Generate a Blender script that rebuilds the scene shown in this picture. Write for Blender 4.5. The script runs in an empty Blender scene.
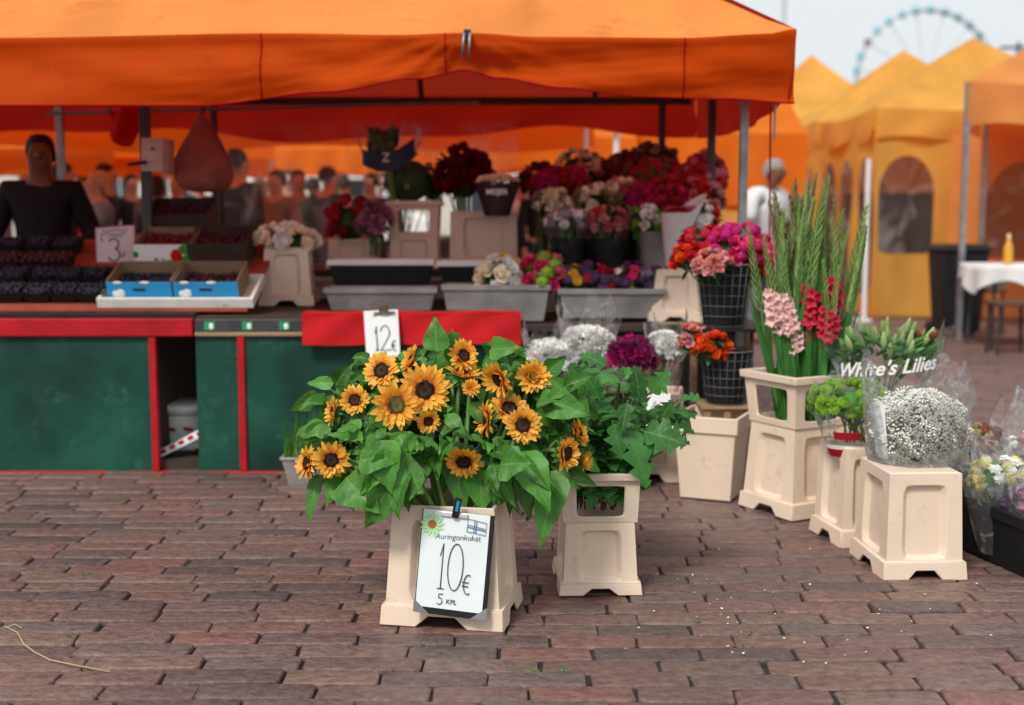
import bpy, math, random
import numpy as np
from mathutils import Vector, Matrix, Euler
random.seed(7); RNG = np.random.default_rng(7)
scene = bpy.context.scene; COL = scene.collection
R = math.radians
# ---------------------------------------------------------------- camera, sky, sun, exposure
F, CX, CY, H = 1250.0, 512.0, 352.5, 1.25
TH = math.atan((CY-212)/F); cT, sT = math.cos(TH), math.sin(TH)
cam = bpy.data.cameras.new('camera'); camo = bpy.data.objects.new('camera', cam); COL.objects.link(camo)
camo.location = (0, 0, H); camo.rotation_euler = (math.pi/2-TH, 0, 0)
cam.sensor_width = 36; cam.lens = 36*F/1024; cam.clip_start = .05; cam.clip_end = 3000
cam.dof.use_dof = True; cam.dof.focus_distance = 3.85; cam.dof.aperture_fstop = 1.75
scene.camera = camo
w = bpy.data.worlds.new('World'); scene.world = w; w.use_nodes = True
nt = w.node_tree; nt.nodes.clear()
sk = nt.nodes.new('ShaderNodeTexSky'); sk.sky_type = 'NISHITA'; sk.sun_disc = False
SUN_EL, SUN_AZ = R(50), R(150)
sk.sun_elevation = SUN_EL; sk.sun_rotation = SUN_AZ; sk.dust_density = 3
hs = nt.nodes.new('ShaderNodeHueSaturation'); hs.inputs['Saturation'].default_value = .4
mx = nt.nodes.new('ShaderNodeMix'); mx.data_type = 'RGBA'; mx.inputs[0].default_value = .72
mx.inputs[7].default_value = (7.9, 8.25, 8.4, 1)
bg = nt.nodes.new('ShaderNodeBackground'); bg.inputs[1].default_value = .087
ow = nt.nodes.new('ShaderNodeOutputWorld')
nt.links.new(sk.outputs[0], hs.inputs['Color']); nt.links.new(hs.outputs[0], mx.inputs[6])
nt.links.new(mx.outputs[2], bg.inputs[0]); nt.links.new(bg.outputs[0], ow.inputs[0])
sl = bpy.data.lights.new('sun', 'SUN'); sl.energy = 2.1; sl.angle = R(14); sl.color = (1, .95, .88)
so = bpy.data.objects.new('sun', sl); COL.objects.link(so)
# sun stands behind the camera, to the left: direction from the scene to the sun
sd = Vector((math.sin(SUN_AZ)*math.cos(SUN_EL)*-1, math.cos(SUN_AZ)*math.cos(SUN_EL), math.sin(SUN_EL)))
so.rotation_euler = sd.to_track_quat('Z', 'Y').to_euler(); so.location = (-4, -4, 12)
sk.sun_rotation = math.atan2(sd.x, sd.y)
vs = scene.view_settings; vs.view_transform = 'Standard'; vs.look = 'None'; vs.exposure = 0.46; vs.gamma = 1
try:
    scene.cycles.max_bounces = 12; scene.cycles.diffuse_bounces = 8; scene.cycles.transparent_max_bounces = 16; scene.cycles.use_denoising = True
except Exception: pass

def P(px, py, Y):
    u, v = (px-CX)/F, (CY-py)/F
    d = (u, cT+v*sT, -sT+v*cT); t = Y/d[1]
    return Vector((u*t, Y, H+d[2]*t))
def G(px, py, z=0.0):
    u, v = (px-CX)/F, (CY-py)/F
    d = (u, cT+v*sT, -sT+v*cT); t = (z-H)/d[2]
    return Vector((u*t, d[1]*t, z))

# ---------------------------------------------------------------- mesh helpers
class MB:
    def __init__(s): s.v = []; s.f = []; s.uv = []; s.n = 0
    def add(s, V, Fc, M=None, uv=None):
        V = np.asarray(V, float).reshape(-1, 3)
        if M is not None:
            A = np.array(M); V = V @ A[:3, :3].T + A[:3, 3]
        s.v.append(V); s.uv.append(np.asarray(uv, float) if uv is not None else np.zeros((len(V), 2)))
        n = s.n
        s.f.extend([tuple(i+n for i in f) for f in Fc]); s.n += len(V)
        return s
    def box(s, c, d, rot=None):
        x, y, z = [q/2 for q in d]
        V = [(-x,-y,-z),(x,-y,-z),(x,y,-z),(-x,y,-z),(-x,-y,z),(x,-y,z),(x,y,z),(-x,y,z)]
        Fc = [(0,3,2,1),(4,5,6,7),(0,1,5,4),(1,2,6,5),(2,3,7,6),(3,0,4,7)]
        M = Matrix.Translation(c)
        if rot is not None: M = M @ Euler(rot).to_matrix().to_4x4()
        return s.add(V, Fc, M)
    def tube(s, pts, r, seg=8, cap=True):
        pts = [Vector(p) for p in pts]; n = len(pts)
        rs = r if isinstance(r, (list, tuple)) else [r]*n
        V = []; Fc = []; up = None
        for i, p in enumerate(pts):
            t = (pts[min(i+1, n-1)]-pts[max(i-1, 0)]).normalized()
            if up is None:
                up = Vector((0,0,1)) if abs(t.z) < .9 else Vector((1,0,0))
            a = t.cross(up).normalized(); up = a.cross(t).normalized()
            for k in range(seg):
                q = 2*math.pi*k/seg
                V.append(p+(a*math.cos(q)+up*math.sin(q))*rs[i])
        for i in range(n-1):
            for k in range(seg):
                k2 = (k+1) % seg
                Fc.append((i*seg+k, i*seg+k2, (i+1)*seg+k2, (i+1)*seg+k))
        if cap:
            Fc.append(tuple(range(seg-1, -1, -1))); Fc.append(tuple((n-1)*seg+k for k in range(seg)))
        return s.add(V, Fc)
    def lathe(s, prof, seg=20, M=None, wob=0):
        V = []; Fc = []; n = len(prof)
        for (r, z) in prof:
            for k in range(seg):
                q = 2*math.pi*k/seg
                rr = r*(1+wob*math.sin(7*q+z*20)+wob*.6*math.sin(11*q))
                V.append((rr*math.cos(q), rr*math.sin(q), z))
        for i in range(n-1):
            for k in range(seg):
                k2 = (k+1) % seg
                Fc.append((i*seg+k, i*seg+k2, (i+1)*seg+k2, (i+1)*seg+k))
        return s.add(V, Fc, M)
    def grid(s, fn, nu, nv, u0=0, u1=1, v0=0, v1=1):
        V = [fn(u0+(u1-u0)*i/nu, v0+(v1-v0)*j/nv) for j in range(nv+1) for i in range(nu+1)]
        uv = [(i/nu, j/nv) for j in range(nv+1) for i in range(nu+1)]
        Fc = [(j*(nu+1)+i, j*(nu+1)+i+1, (j+1)*(nu+1)+i+1, (j+1)*(nu+1)+i) for j in range(nv) for i in range(nu)]
        return s.add(V, Fc, None, uv)
    def blob(s, c, r, M=None, seg=6, rings=4):
        V = []; Fc = []
        for i in range(rings+1):
            a = math.pi*i/rings
            for k in range(seg):
                q = 2*math.pi*k/seg
                V.append((r[0]*math.sin(a)*math.cos(q), r[1]*math.sin(a)*math.sin(q), r[2]*math.cos(a)))
        for i in range(rings):
            for k in range(seg):
                k2 = (k+1) % seg
                Fc.append((i*seg+k, (i+1)*seg+k, (i+1)*seg+k2, i*seg+k2))
        MM = Matrix.Translation(c)
        if M is not None: MM = MM @ M
        return s.add(V, Fc, MM)
    def mesh(s, name, mat, smooth=None, off=None):
        V = np.concatenate(s.v) if s.v else np.zeros((0, 3))
        if off is not None: V = V-np.array(off)
        me = bpy.data.meshes.new(name); me.from_pydata(V.tolist(), [], s.f)
        uv = np.concatenate(s.uv) if s.uv else None
        if uv is not None and np.abs(uv).sum() > 0:
            ul = me.uv_layers.new(name='UVMap'); li = np.zeros(len(me.loops), dtype=np.int32)
            me.loops.foreach_get('vertex_index', li); ul.data.foreach_set('uv', uv[li].astype(np.float32).ravel())
        if mat: me.materials.append(mat)
        if smooth is not None:
            me.polygons.foreach_set('use_smooth', [True]*len(me.polygons))
            if smooth < 180: me.set_sharp_from_angle(angle=R(smooth))
        me.update(); return me

OFF = {}
def thing(name, label, cat, loc=(0,0,0), rotz=0, group=None):
    o = bpy.data.objects.new(name, None); COL.objects.link(o); o.empty_display_size = .1
    o.location = loc; o.rotation_euler = (0, 0, rotz); tag(o, label, cat, group); OFF[o.name] = Vector(loc); return o
def tag(o, label, cat, group=None):
    o['label'] = label; o['category'] = cat
    if group: o['group'] = group
    return o
def link(name, me, parent=None, M=None):
    o = bpy.data.objects.new(name, me); COL.objects.link(o)
    if parent: o.parent = parent
    if M is not None: o.matrix_local = M
    return o
def part(name, mb, mat, parent=None, smooth=None, local=False, bevel=0):
    """mesh in world coordinates unless local; parent things stand unrotated when not local"""
    off = None
    if parent is not None and not local: off = OFF.get(parent.name)
    o = link(name, mb.mesh(name, mat, smooth, off), parent)
    if off is not None: OFF[o.name] = off
    if bevel:
        b = o.modifiers.new('bevel', 'BEVEL'); b.width = bevel; b.segments = 2; b.limit_method = 'ANGLE'; b.angle_limit = R(35)
    return o
def solo(name, mb, mat, label, cat, loc, group=None, smooth=None, bevel=0):
    o = link(name, mb.mesh(name, mat, smooth, loc)); o.location = loc; tag(o, label, cat, group)
    if bevel:
        b = o.modifiers.new('bevel', 'BEVEL'); b.width = bevel; b.segments = 2; b.limit_method = 'ANGLE'; b.angle_limit = R(35)
    return o
def struct(name, mb, mat, kind='structure', smooth=None):
    o = link(name, mb.mesh(name, mat, smooth)); o['kind'] = kind; return o
def copy_tree(o, loc=None, rotz=None, parent=None, label=None):
    c = o.copy(); COL.objects.link(c)
    if parent: c.parent = parent
    if loc is not None: c.location = loc
    if rotz is not None: c.rotation_euler = (0, 0, rotz)
    if label: c['label'] = label
    for ch in list(o.children): copy_tree(ch, parent=c)
    return c
def frame(pos, d, up=(0,0,1), s=1.0):
    """local Y runs along d, local Z towards up"""
    y = Vector(d).normalized(); u = Vector(up)
    x = y.cross(u)
    if x.length < 1e-4: x = y.cross(Vector((1, .1, 0)))
    x.normalize(); z = x.cross(y)
    M = Matrix((x, y, z)).transposed().to_4x4() @ Matrix.Scale(s, 4); M.translation = Vector(pos); return M
def zframe(pos, n, roll=0, s=1.0):
    q = Vector(n).to_track_quat('Z', 'Y').to_matrix().to_4x4()
    M = q @ Matrix.Rotation(roll, 4, 'Z') @ Matrix.Scale(s, 4); M.translation = Vector(pos); return M
def bez(p0, p1, p2, p3, n=10):
    o = []
    for i in range(n+1):
        t = i/n; a = 1-t
        o.append(Vector(p0)*a**3+Vector(p1)*3*a*a*t+Vector(p2)*3*a*t*t+Vector(p3)*t**3)
    return o
def rnd(a, b): return random.uniform(a, b)

# ---------------------------------------------------------------- materials
def lk(t, a, b): t.links.new(a, b)
MATS = {}
def pm(name, col, rough=.6, var=.15, scale=8, bump=0., bscale=60, trans=0., tcol=None, island=0., metal=0., spec=.3, stain=None, stretch=None):
    if name in MATS: return MATS[name]
    m = bpy.data.materials.new(name); m.use_nodes = True; t = m.node_tree; N = t.nodes
    b = N['Principled BSDF']; out = N['Material Output']
    b.inputs['Roughness'].default_value = rough; b.inputs['Metallic'].default_value = metal
    b.inputs['Specular IOR Level'].default_value = spec
    tc = N.new('ShaderNodeTexCoord'); oi = N.new('ShaderNodeObjectInfo')
    ad = N.new('ShaderNodeVectorMath'); ad.operation = 'MULTIPLY_ADD'
    cb = N.new('ShaderNodeCombineXYZ')
    for k in range(3): lk(t, oi.outputs['Random'], cb.inputs[k])
    lk(t, cb.outputs[0], ad.inputs[0]); ad.inputs[1].default_value = (37, 19, 53); lk(t, tc.outputs['Object'], ad.inputs[2])
    vec = ad.outputs[0]
    if stretch:
        mp = N.new('ShaderNodeMapping'); mp.inputs['Scale'].default_value = stretch; lk(t, vec, mp.inputs[0]); vec = mp.outputs[0]
    nz = N.new('ShaderNodeTexNoise'); nz.inputs['Scale'].default_value = scale; nz.inputs['Detail'].default_value = 5
    lk(t, vec, nz.inputs['Vector'])
    rm = N.new('ShaderNodeMapRange'); rm.inputs[1].default_value = .3; rm.inputs[2].default_value = .7
    rm.inputs[3].default_value = 1-var; rm.inputs[4].default_value = 1+var; lk(t, nz.outputs[0], rm.inputs[0])
    val = rm.outputs[0]
    if island:
        ge = N.new('ShaderNodeNewGeometry'); r2 = N.new('ShaderNodeMapRange')
        r2.inputs[3].default_value = 1-island; r2.inputs[4].default_value = 1+island
        lk(t, ge.outputs['Random Per Island'], r2.inputs[0])
        mu = N.new('ShaderNodeMath'); mu.operation = 'MULTIPLY'; lk(t, val, mu.inputs[0]); lk(t, r2.outputs[0], mu.inputs[1]); val = mu.outputs[0]
    mc = N.new('ShaderNodeMix'); mc.data_type = 'RGBA'; mc.blend_type = 'MULTIPLY'; mc.inputs[0].default_value = 1
    mc.inputs[6].default_value = (*col, 1); lk(t, val, mc.inputs[7]); cs = mc.outputs[2]
    if stain:
        n2 = N.new('ShaderNodeTexNoise'); n2.inputs['Scale'].default_value = stain[1]; n2.inputs['Detail'].default_value = 8; n2.inputs['Roughness'].default_value = .7
        lk(t, ad.outputs[0], n2.inputs['Vector'])
        r3 = N.new('ShaderNodeMapRange'); r3.inputs[1].default_value = stain[2]; r3.inputs[2].default_value = stain[2]+.12; r3.inputs[4].default_value = stain[3]
        lk(t, n2.outputs[0], r3.inputs[0])
        m2 = N.new('ShaderNodeMix'); m2.data_type = 'RGBA'; lk(t, r3.outputs[0], m2.inputs[0]); lk(t, cs, m2.inputs[6]); m2.inputs[7].default_value = (*stain[0], 1); cs = m2.outputs[2]
    lk(t, cs, b.inputs['Base Color'])
    nrm = None
    if bump:
        n3 = N.new('ShaderNodeTexNoise'); n3.inputs['Scale'].default_value = bscale; n3.inputs['Detail'].default_value = 4; lk(t, vec, n3.inputs['Vector'])
        bp = N.new('ShaderNodeBump'); bp.inputs['Strength'].default_value = bump; bp.inputs['Distance'].default_value = .01
        lk(t, n3.outputs[0], bp.inputs['Height']); lk(t, bp.outputs[0], b.inputs['Normal']); nrm = bp.outputs[0]
    if trans:
        tr = N.new('ShaderNodeBsdfTranslucent')
        if tcol: tr.inputs[0].default_value = (*tcol, 1)
        else: lk(t, cs, tr.inputs[0])
        ms = N.new('ShaderNodeMixShader'); ms.inputs[0].default_value = trans
        lk(t, b.outputs[0], ms.inputs[1]); lk(t, tr.outputs[0], ms.inputs[2]); lk(t, ms.outputs[0], out.inputs[0])
    MATS[name] = m; return m
def proj(p):
    d = Vector(p)-Vector((0, 0, H)); z = d.y*cT-d.z*sT; return (CX+F*d.x/z, CY-F*(d.y*sT+d.z*cT)/z)
def leafmat(name, col, vein, rough=.42, nv=7, trans=.25, island=.3):
    """blade with a pale midrib and slanting side veins; u runs across -1..1, v along 0..1"""
    m = pm(name, col, rough, .18, 14, .25, 60, trans, None, island)
    t = m.node_tree; N = t.nodes; b = N['Principled BSDF']
    src = b.inputs['Base Color'].links[0].from_socket
    uv = N.new('ShaderNodeUVMap'); sp = N.new('ShaderNodeSeparateXYZ'); lk(t, uv.outputs[0], sp.inputs[0])
    def M(op, a, bb=None):
        n = N.new('ShaderNodeMath'); n.operation = op
        for i, x in enumerate((a, bb)):
            if x is None: continue
            if isinstance(x, (int, float)): n.inputs[i].default_value = x
            else: lk(t, x, n.inputs[i])
        return n.outputs[0]
    au = M('ABSOLUTE', sp.outputs[0])
    mid = M('LESS_THAN', au, .055)
    ph = M('FRACT', M('MULTIPLY', M('SUBTRACT', sp.outputs[1], M('MULTIPLY', au, .22)), nv))
    sv = M('LESS_THAN', M('ABSOLUTE', M('SUBTRACT', ph, .5)), .06)
    fac = M('MULTIPLY', M('MAXIMUM', mid, M('MULTIPLY', sv, .55)), .75)
    mx = N.new('ShaderNodeMix'); mx.data_type = 'RGBA'; lk(t, fac, mx.inputs[0]); lk(t, src, mx.inputs[6]); mx.inputs[7].default_value = (*vein, 1)
    lk(t, mx.outputs[2], b.inputs['Base Color'])
    for n in N:
        if n.type == 'BSDF_TRANSLUCENT': lk(t, mx.outputs[2], n.inputs[0])
    return m
def film(name, tint=(1,1,1), amount=.12, streak=.5, scale=14):
    """thin clear plastic: mostly see-through, glossy wrinkles and a milky share"""
    m = bpy.data.materials.new(name); m.use_nodes = True; t = m.node_tree; N = t.nodes; N.remove(N['Principled BSDF']); out = N['Material Output']
    tp = N.new('ShaderNodeBsdfTransparent'); tp.inputs[0].default_value = (*tint, 1)
    gl = N.new('ShaderNodeBsdfGlossy'); gl.inputs['Roughness'].default_value = .12
    df = N.new('ShaderNodeBsdfDiffuse'); df.inputs[0].default_value = (.85, .87, .88, 1)
    tl = N.new('ShaderNodeBsdfTranslucent'); tl.inputs[0].default_value = (.85, .87, .88, 1)
    mm = N.new('ShaderNodeMixShader'); lk(t, df.outputs[0], mm.inputs[1]); lk(t, tl.outputs[0], mm.inputs[2])
    tc = N.new('ShaderNodeTexCoord'); nz = N.new('ShaderNodeTexNoise'); nz.inputs['Scale'].default_value = scale; nz.inputs['Detail'].default_value = 6; nz.inputs['Distortion'].default_value = 1.5
    lk(t, tc.outputs['Object'], nz.inputs['Vector'])
    bp = N.new('ShaderNodeBump'); bp.inputs['Strength'].default_value = .9; bp.inputs['Distance'].default_value = .03
    lk(t, nz.outputs[0], bp.inputs['Height']); lk(t, bp.outputs[0], gl.inputs['Normal'])
    lw = N.new('ShaderNodeLayerWeight'); lw.inputs[0].default_value = .16; lk(t, bp.outputs[0], lw.inputs['Normal'])
    mg = N.new('ShaderNodeMixShader'); lk(t, lw.outputs['Fresnel'], mg.inputs[0]); lk(t, tp.outputs[0], mg.inputs[1]); lk(t, gl.outputs[0], mg.inputs[2])
    rm = N.new('ShaderNodeMapRange'); rm.inputs[1].default_value = .52; rm.inputs[2].default_value = .75; rm.inputs[3].default_value = amount; rm.inputs[4].default_value = streak
    lk(t, nz.outputs[0], rm.inputs[0])
    mf = N.new('ShaderNodeMixShader'); lk(t, rm.outputs[0], mf.inputs[0]); lk(t, mg.outputs[0], mf.inputs[1]); lk(t, mm.outputs[0], mf.inputs[2])
    lk(t, mf.outputs[0], out.inputs[0]); return m

def shaded_under(name, col, tr, tcol, under_shade):
    """two-sided awning cloth: dyed canvas outside, shade of the underside painted as dark red inside"""
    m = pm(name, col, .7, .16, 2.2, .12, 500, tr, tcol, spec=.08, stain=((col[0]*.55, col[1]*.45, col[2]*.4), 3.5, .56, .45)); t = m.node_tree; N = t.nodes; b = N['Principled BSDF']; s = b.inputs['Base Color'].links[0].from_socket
    ge = N.new('ShaderNodeNewGeometry'); mx = N.new('ShaderNodeMix'); mx.data_type = 'RGBA'; lk(t, ge.outputs['Backfacing'], mx.inputs[0]); lk(t, s, mx.inputs[6]); mx.inputs[7].default_value = (*under_shade, 1); lk(t, mx.outputs[2], b.inputs['Base Color']); return m  # back faces get a dark red that stands in for shade under the canopy
ORANGE = shaded_under('orange_canvas', (.60, .076, .003), .42, (.85, .035, .012), (.30, .010, .010))
SKYLIT = shaded_under('skylit_orange_canvas', (.78, .27, .07), .24, (.80, .06, .025), (.30, .010, .010))  # same cloth as the valance; the roof's brighter daylight is put into its colour
YELLOW = pm('yellow_canvas', (.88, .50, .115), .75, .16, 2, .15, 300, .50, (.9, .40, .05), spec=.1)
PALEOR = pm('orange_tent_canvas', (.82, .36, .10), .75, .14, 2, .15, 300, .45, (.85, .22, .04))
RED = pm('red_paint', (.42, .004, .010), .55, .22, 6, .15, 40, stain=((.05,.02,.02), 26, .58, .85))
REDCL = pm('red_cloth', (.52, .008, .012), .85, .15, 6, .35, 220)
GREEN = pm('green_panel', (.005, .058, .038), .6, .6, 2.6, .15, 30, stain=((.035,.13,.095), 7, .56, .55))
STEEL = pm('galvanised_steel', (.30, .30, .31), .45, .25, 12, .1, 60, metal=.7)
DARKST = pm('dark_steel', (.07, .07, .075), .5, .2, 12, metal=.5)
BLACK = pm('black_plastic', (.010, .010, .012), .6, .2, 10)
DARKW = pm('dark_wood', (.045, .032, .025), .7, .35, 12, .3, 60, stretch=(1, 8, 8))
WOOD = pm('pale_wood', (.34, .22, .13), .7, .25, 10, .3, 50, stretch=(1, 10, 10))
BEIGE = pm('beige_bucket_plastic', (.73, .59, .465), .38, .07, 5, .05, 120, spec=.5, stain=((.38,.27,.17), 10, .565, .42))
INNERB = pm('amber_bucket_plastic', (.62, .36, .20), .5, .1, 5)
WHITE = pm('white_paint', (.80, .80, .79), .5, .05, 6)
PAPER = pm('white_paper', (.86, .88, .88), .7, .03, 6, .05, 30)
WCLOTH = pm('white_cloth', (.80, .80, .80), .85, .05, 6, .2, 90, .15)
INK = pm('black_ink', (.02, .03, .05), .6, .1, 30)
WPLAST = film('window_plastic', (.50,.40,.40), .08, .50, 2.2)
ZINC = pm('zinc_trough_metal', (.34, .33, .32), .5, .25, 7, .2, 30, metal=.35, stain=((.18,.15,.13), 18, .62, .5))
CELLO = film('clear_cellophane', (1,1,1), .02, .22, 16); CELLOH = film('heavy_milky_wrap', (1,1,1), .10, .62, 16); CELLOM = film('milky_cellophane', (1,1,1), .05, .38, 20)
CURT = film('clear_curtain_plastic', (1,1,1), .06, .34, 3)
SKIN = pm('skin', (.50, .27, .19), .55, .06, 10); SKIND = pm('tanned_skin', (.20, .09, .055), .5, .08, 10)
LEAF = leafmat('sunflower_leaf', (.060, .195, .024), (.15, .32, .08), .44, island=.5)
OAKL = leafmat('oak_leaf', (.045, .165, .035), (.12, .27, .08), .44, 6, island=.45)
DULLF = pm('dull_foliage', (.035, .085, .03), .55, .25, 14, trans=.2, island=.4)
FRESHF = pm('fresh_foliage', (.07, .22, .04), .5, .2, 14, trans=.25, island=.35)
STEM = pm('green_stem', (.13, .24, .06), .55, .2, 20, island=.2)
# ---------------------------------------------------------------- ground
def brick_mat():
    m = pm('clinker_brick', (.16, .10, .09), .5, .22, 30, .8, 45, island=.0)
    t = m.node_tree; N = t.nodes; b = N['Principled BSDF']; src = b.inputs['Base Color'].links[0].from_socket
    ge = N.new('ShaderNodeNewGeometry'); cr = N.new('ShaderNodeValToRGB'); cr.color_ramp.interpolation = 'LINEAR'
    e = cr.color_ramp.elements; e[0].position = 0; e[0].color = (.112, .084, .082, 1); e[1].position = 1; e[1].color = (.215, .137, .112, 1)
    for p, c in ((.2, (.145, .096, .090)), (.4, (.195, .114, .098)), (.55, (.155, .115, .110)), (.7, (.212, .108, .093)), (.85, (.172, .118, .104))):
        q = e.new(p); q.color = (*c, 1)
    lk(t, ge.outputs['Random Per Island'], cr.inputs[0])
    dv = N.new('ShaderNodeMix'); dv.data_type = 'RGBA'; dv.blend_type = 'MULTIPLY'; dv.inputs[0].default_value = 1
    # pale scuffs along the rows
    tc = N.new('ShaderNodeTexCoord'); mp = N.new('ShaderNodeMapping'); mp.inputs['Scale'].default_value = (6, 9, 1); mp.inputs['Rotation'].default_value = (0, 0, .15); lk(t, tc.outputs['Object'], mp.inputs[0])
    nz = N.new('ShaderNodeTexNoise'); nz.inputs['Scale'].default_value = 4.0; nz.inputs['Detail'].default_value = 9; nz.inputs['Roughness'].default_value = .72; lk(t, mp.outputs[0], nz.inputs['Vector'])
    rm = N.new('ShaderNodeMapRange'); rm.inputs[1].default_value = .35; rm.inputs[2].default_value = .72; rm.inputs[3].default_value = .52; rm.inputs[4].default_value = 1.28; lk(t, nz.outputs[0], rm.inputs[0])
    lk(t, cr.outputs[0], dv.inputs[6]); lk(t, rm.outputs[0], dv.inputs[7])
    n2 = N.new('ShaderNodeTexNoise'); n2.inputs['Scale'].default_value = 1.1; n2.inputs['Detail'].default_value = 6; lk(t, tc.outputs['Object'], n2.inputs['Vector'])
    r2 = N.new('ShaderNodeMapRange'); r2.inputs[1].default_value = .3; r2.inputs[2].default_value = .7; r2.inputs[3].default_value = .85; r2.inputs[4].default_value = 1.2; lk(t, n2.outputs[0], r2.inputs[0])
    d2 = N.new('ShaderNodeMix'); d2.data_type = 'RGBA'; d2.blend_type = 'MULTIPLY'; d2.inputs[0].default_value = 1; lk(t, dv.outputs[2], d2.inputs[6]); lk(t, r2.outputs[0], d2.inputs[7])
    lk(t, d2.outputs[2], b.inputs['Base Color'])
    rr = N.new('ShaderNodeMapRange'); rr.inputs[3].default_value = .30; rr.inputs[4].default_value = .62; lk(t, nz.outputs[0], rr.inputs[0]); lk(t, rr.outputs[0], b.inputs['Roughness'])
    return m
JOINT = pm('joint_dirt', (.028, .024, .022), .9, .4, 25, .6, 80)
BRICK = brick_mat()
FARPAVE = pm('far_paving', (.15, .105, .098), .7, .2, 1.2, .2, 20)
g = MB(); g.grid(lambda u, v: (u, v, -.03), 2, 2, -700, 700, -300, 900); struct('ground', g, FARPAVE)
g = MB(); g.grid(lambda u, v: (u, v, -.011), 10, 10, -9.3, 10, 1.5, 18.3); struct('paving_joints', g, JOINT)
def bricks():
    g = MB(); y = 2.0; row = 0
    while y < 18:
        pw = .104; xm = .46*y+.7; x = -xm+rnd(-.28, 0)+(row % 2)*.14
        while x < xm:
            L = rnd(.24, .33); gap = rnd(.004, .013); W = pw-rnd(.000, .005)
            cx, cy = x+L/2, y+.010*math.sin(x*1.7+y*.9)+.006*math.sin(x*4.1-y*2)+rnd(-.002, .002)
            z = rnd(-.003, .003)+.004*math.sin(x*2+y*3); a = rnd(-.012, .012); tx, ty = rnd(-.012, .012), rnd(-.02, .02)
            V = []
            for (zz, ins) in ((-.03, 0), (-.007, 0), (-.002, .002), (0, .006)):
                l, ww = L/2-ins, W/2-ins; c = .012+ins*.3
                pl = [(-l+c,-ww),(0,-ww),(l-c,-ww),(l,-ww+c),(l,ww-c),(l-c,ww),(0,ww),(-l+c,ww),(-l,ww-c),(-l,-ww+c)]
                V.append(pl)
            jit = [(rnd(-.004,.004), rnd(-.003,.003)) for _ in range(10)]
            VV = []
            for (zz, pl) in zip((-.03, -.006, -.0015, 0), V):
                for (px, py), (jx, jy) in zip(pl, jit):
                    px += jx; py += jy
                    VV.append((cx+px-py*a, cy+py+px*a, z+zz+px*tx+py*ty))
            Fc = [(i*10+k, i*10+(k+1) % 10, (i+1)*10+(k+1) % 10, (i+1)*10+k) for i in range(3) for k in range(10)]
            Fc.append(tuple(30+k for k in range(10)))
            g.add(VV, Fc); x += L+gap
        y += pw; row += 1
    struct('brick_paving', g, BRICK, smooth=180)
bricks()

# ---------------------------------------------------------------- market stall: canopy on a steel frame
YF, YB, XR, XL = 5.6, 8.6, 1.245, -4.6
ZT = 2.03
CLIPX = P(466, 45, YF).x
stall = thing('market_stall', 'big stall under an orange canopy on steel poles, sheltering the berries and the flowers', 'market stall', (-1.6, 7.1, 0))
def interp(x, pts):
    for (a, b), (c, d) in zip(pts, pts[1:]):
        if x <= c:
            t = (x-a)/(c-a); t = t*t*(3-2*t); return b+(d-b)*max(0, t)
    return pts[-1][1]
BOT = [(-300, 110), (8, 107), (200, 106), (330, 93), (420, 79), (465, 70), (500, 78), (560, 88), (640, 96), (720, 98), (790, 103)]
TOP = [(-300, 38), (8, 38), (280, 33.5), (400, 35), (466, 33), (540, 37), (680, 38), (760, 34), (790, 29)]
def valance(u, v):
    px = -300+1090*u; t = interp(px, TOP); b = interp(px, BOT)
    x = (px-CX)/F*YF; q = P(px, t+(b-t)*v, YF)
    dx = x-CLIPX; ang = math.atan2(v*.3+.02, abs(dx)+.02)
    fold = .006*math.sin(ang*19+2*x)*math.exp(-abs(dx)*1.1)*min(1, v*3)
    fold += .014*math.sin(5*x+6*v+1.3*math.sin(2*x))*v + .010*math.sin(11*x-9*v)*v*(1-v)*2
    fold += .045*math.sin(1.3*x+2.2*v+2)*v+.026*math.sin(6.5*(v+.55*abs(dx)))*math.exp(-abs(dx)*.7)*v**.5
    fold += (.0035*math.sin(34*v+11*x+5*math.sin(2.3*x))+.003*math.sin(61*v-17*x+4*math.sin(3.1*x)))*v**.6*(.35+.65*math.sin(1.9*x+.7)**2)
    return (x, YF-.02*v-fold-.012*math.exp(-((v-.05)/.06)**2), q.z)
mb = MB(); mb.grid(lambda u, v: valance(1-u, v), 220, 16)
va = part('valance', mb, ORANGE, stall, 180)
for u in (.24, .52, .685, .90):                                  # sewn seams and the hem
    m = MB(); m.tube([Vector(valance(u, v))+Vector((0, -.002, 0)) for v in [k/14 for k in range(15)]], .0035, 5); part('seam', m, ORANGE, stall, 180)
m = MB(); m.tube([Vector(valance(u, 1)) for u in [k/220 for k in range(221)]], .0045, 5); part('hem', m, ORANGE, stall, 180)
SL = .80
ZC0 = P(790, 29, YF).z
def roof_part():
    m = MB(); RY = (YF+YB)/2; dz = SL*(RY-YF); rx = XR-(RY-YF)
    def sag(s, k): return -.05*math.sin(math.pi*s)*k
    def front(u, v):
        xr = XR-(XR-rx)*v; x = XL+(xr-XL)*u; px = CX+x/YF*F; zt = P(px, interp(px, TOP), YF).z
        y = YF+(RY-YF)*v
        return (x, y, zt*(1-v)+(ZT+dz)*v+sag(v, 1)+.015*math.sin(3*x+5*v)*v*(1-v)*2*(1-u))
    m.grid(front, 60, 14)
    def right(u, v):
        y0, y1 = YF+(RY-YF)*v, YB-(YB-RY)*v; y = y0+(y1-y0)*u; x = XR-(XR-rx)*v
        z0 = ZC0*(1-u)+ZT*u
        return (x, y, z0*(1-v)+(ZT+dz)*v+sag(v, 1))
    m.grid(right, 16, 12)
    def back(u, v):
        xr = XR-(XR-rx)*v; return (XL+(xr-XL)*(1-u), YB-(YB-RY)*v, ZT*(1-v)+(ZT+dz)*v+sag(v, 1))
    m.grid(back, 30, 12)
    return m
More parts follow.
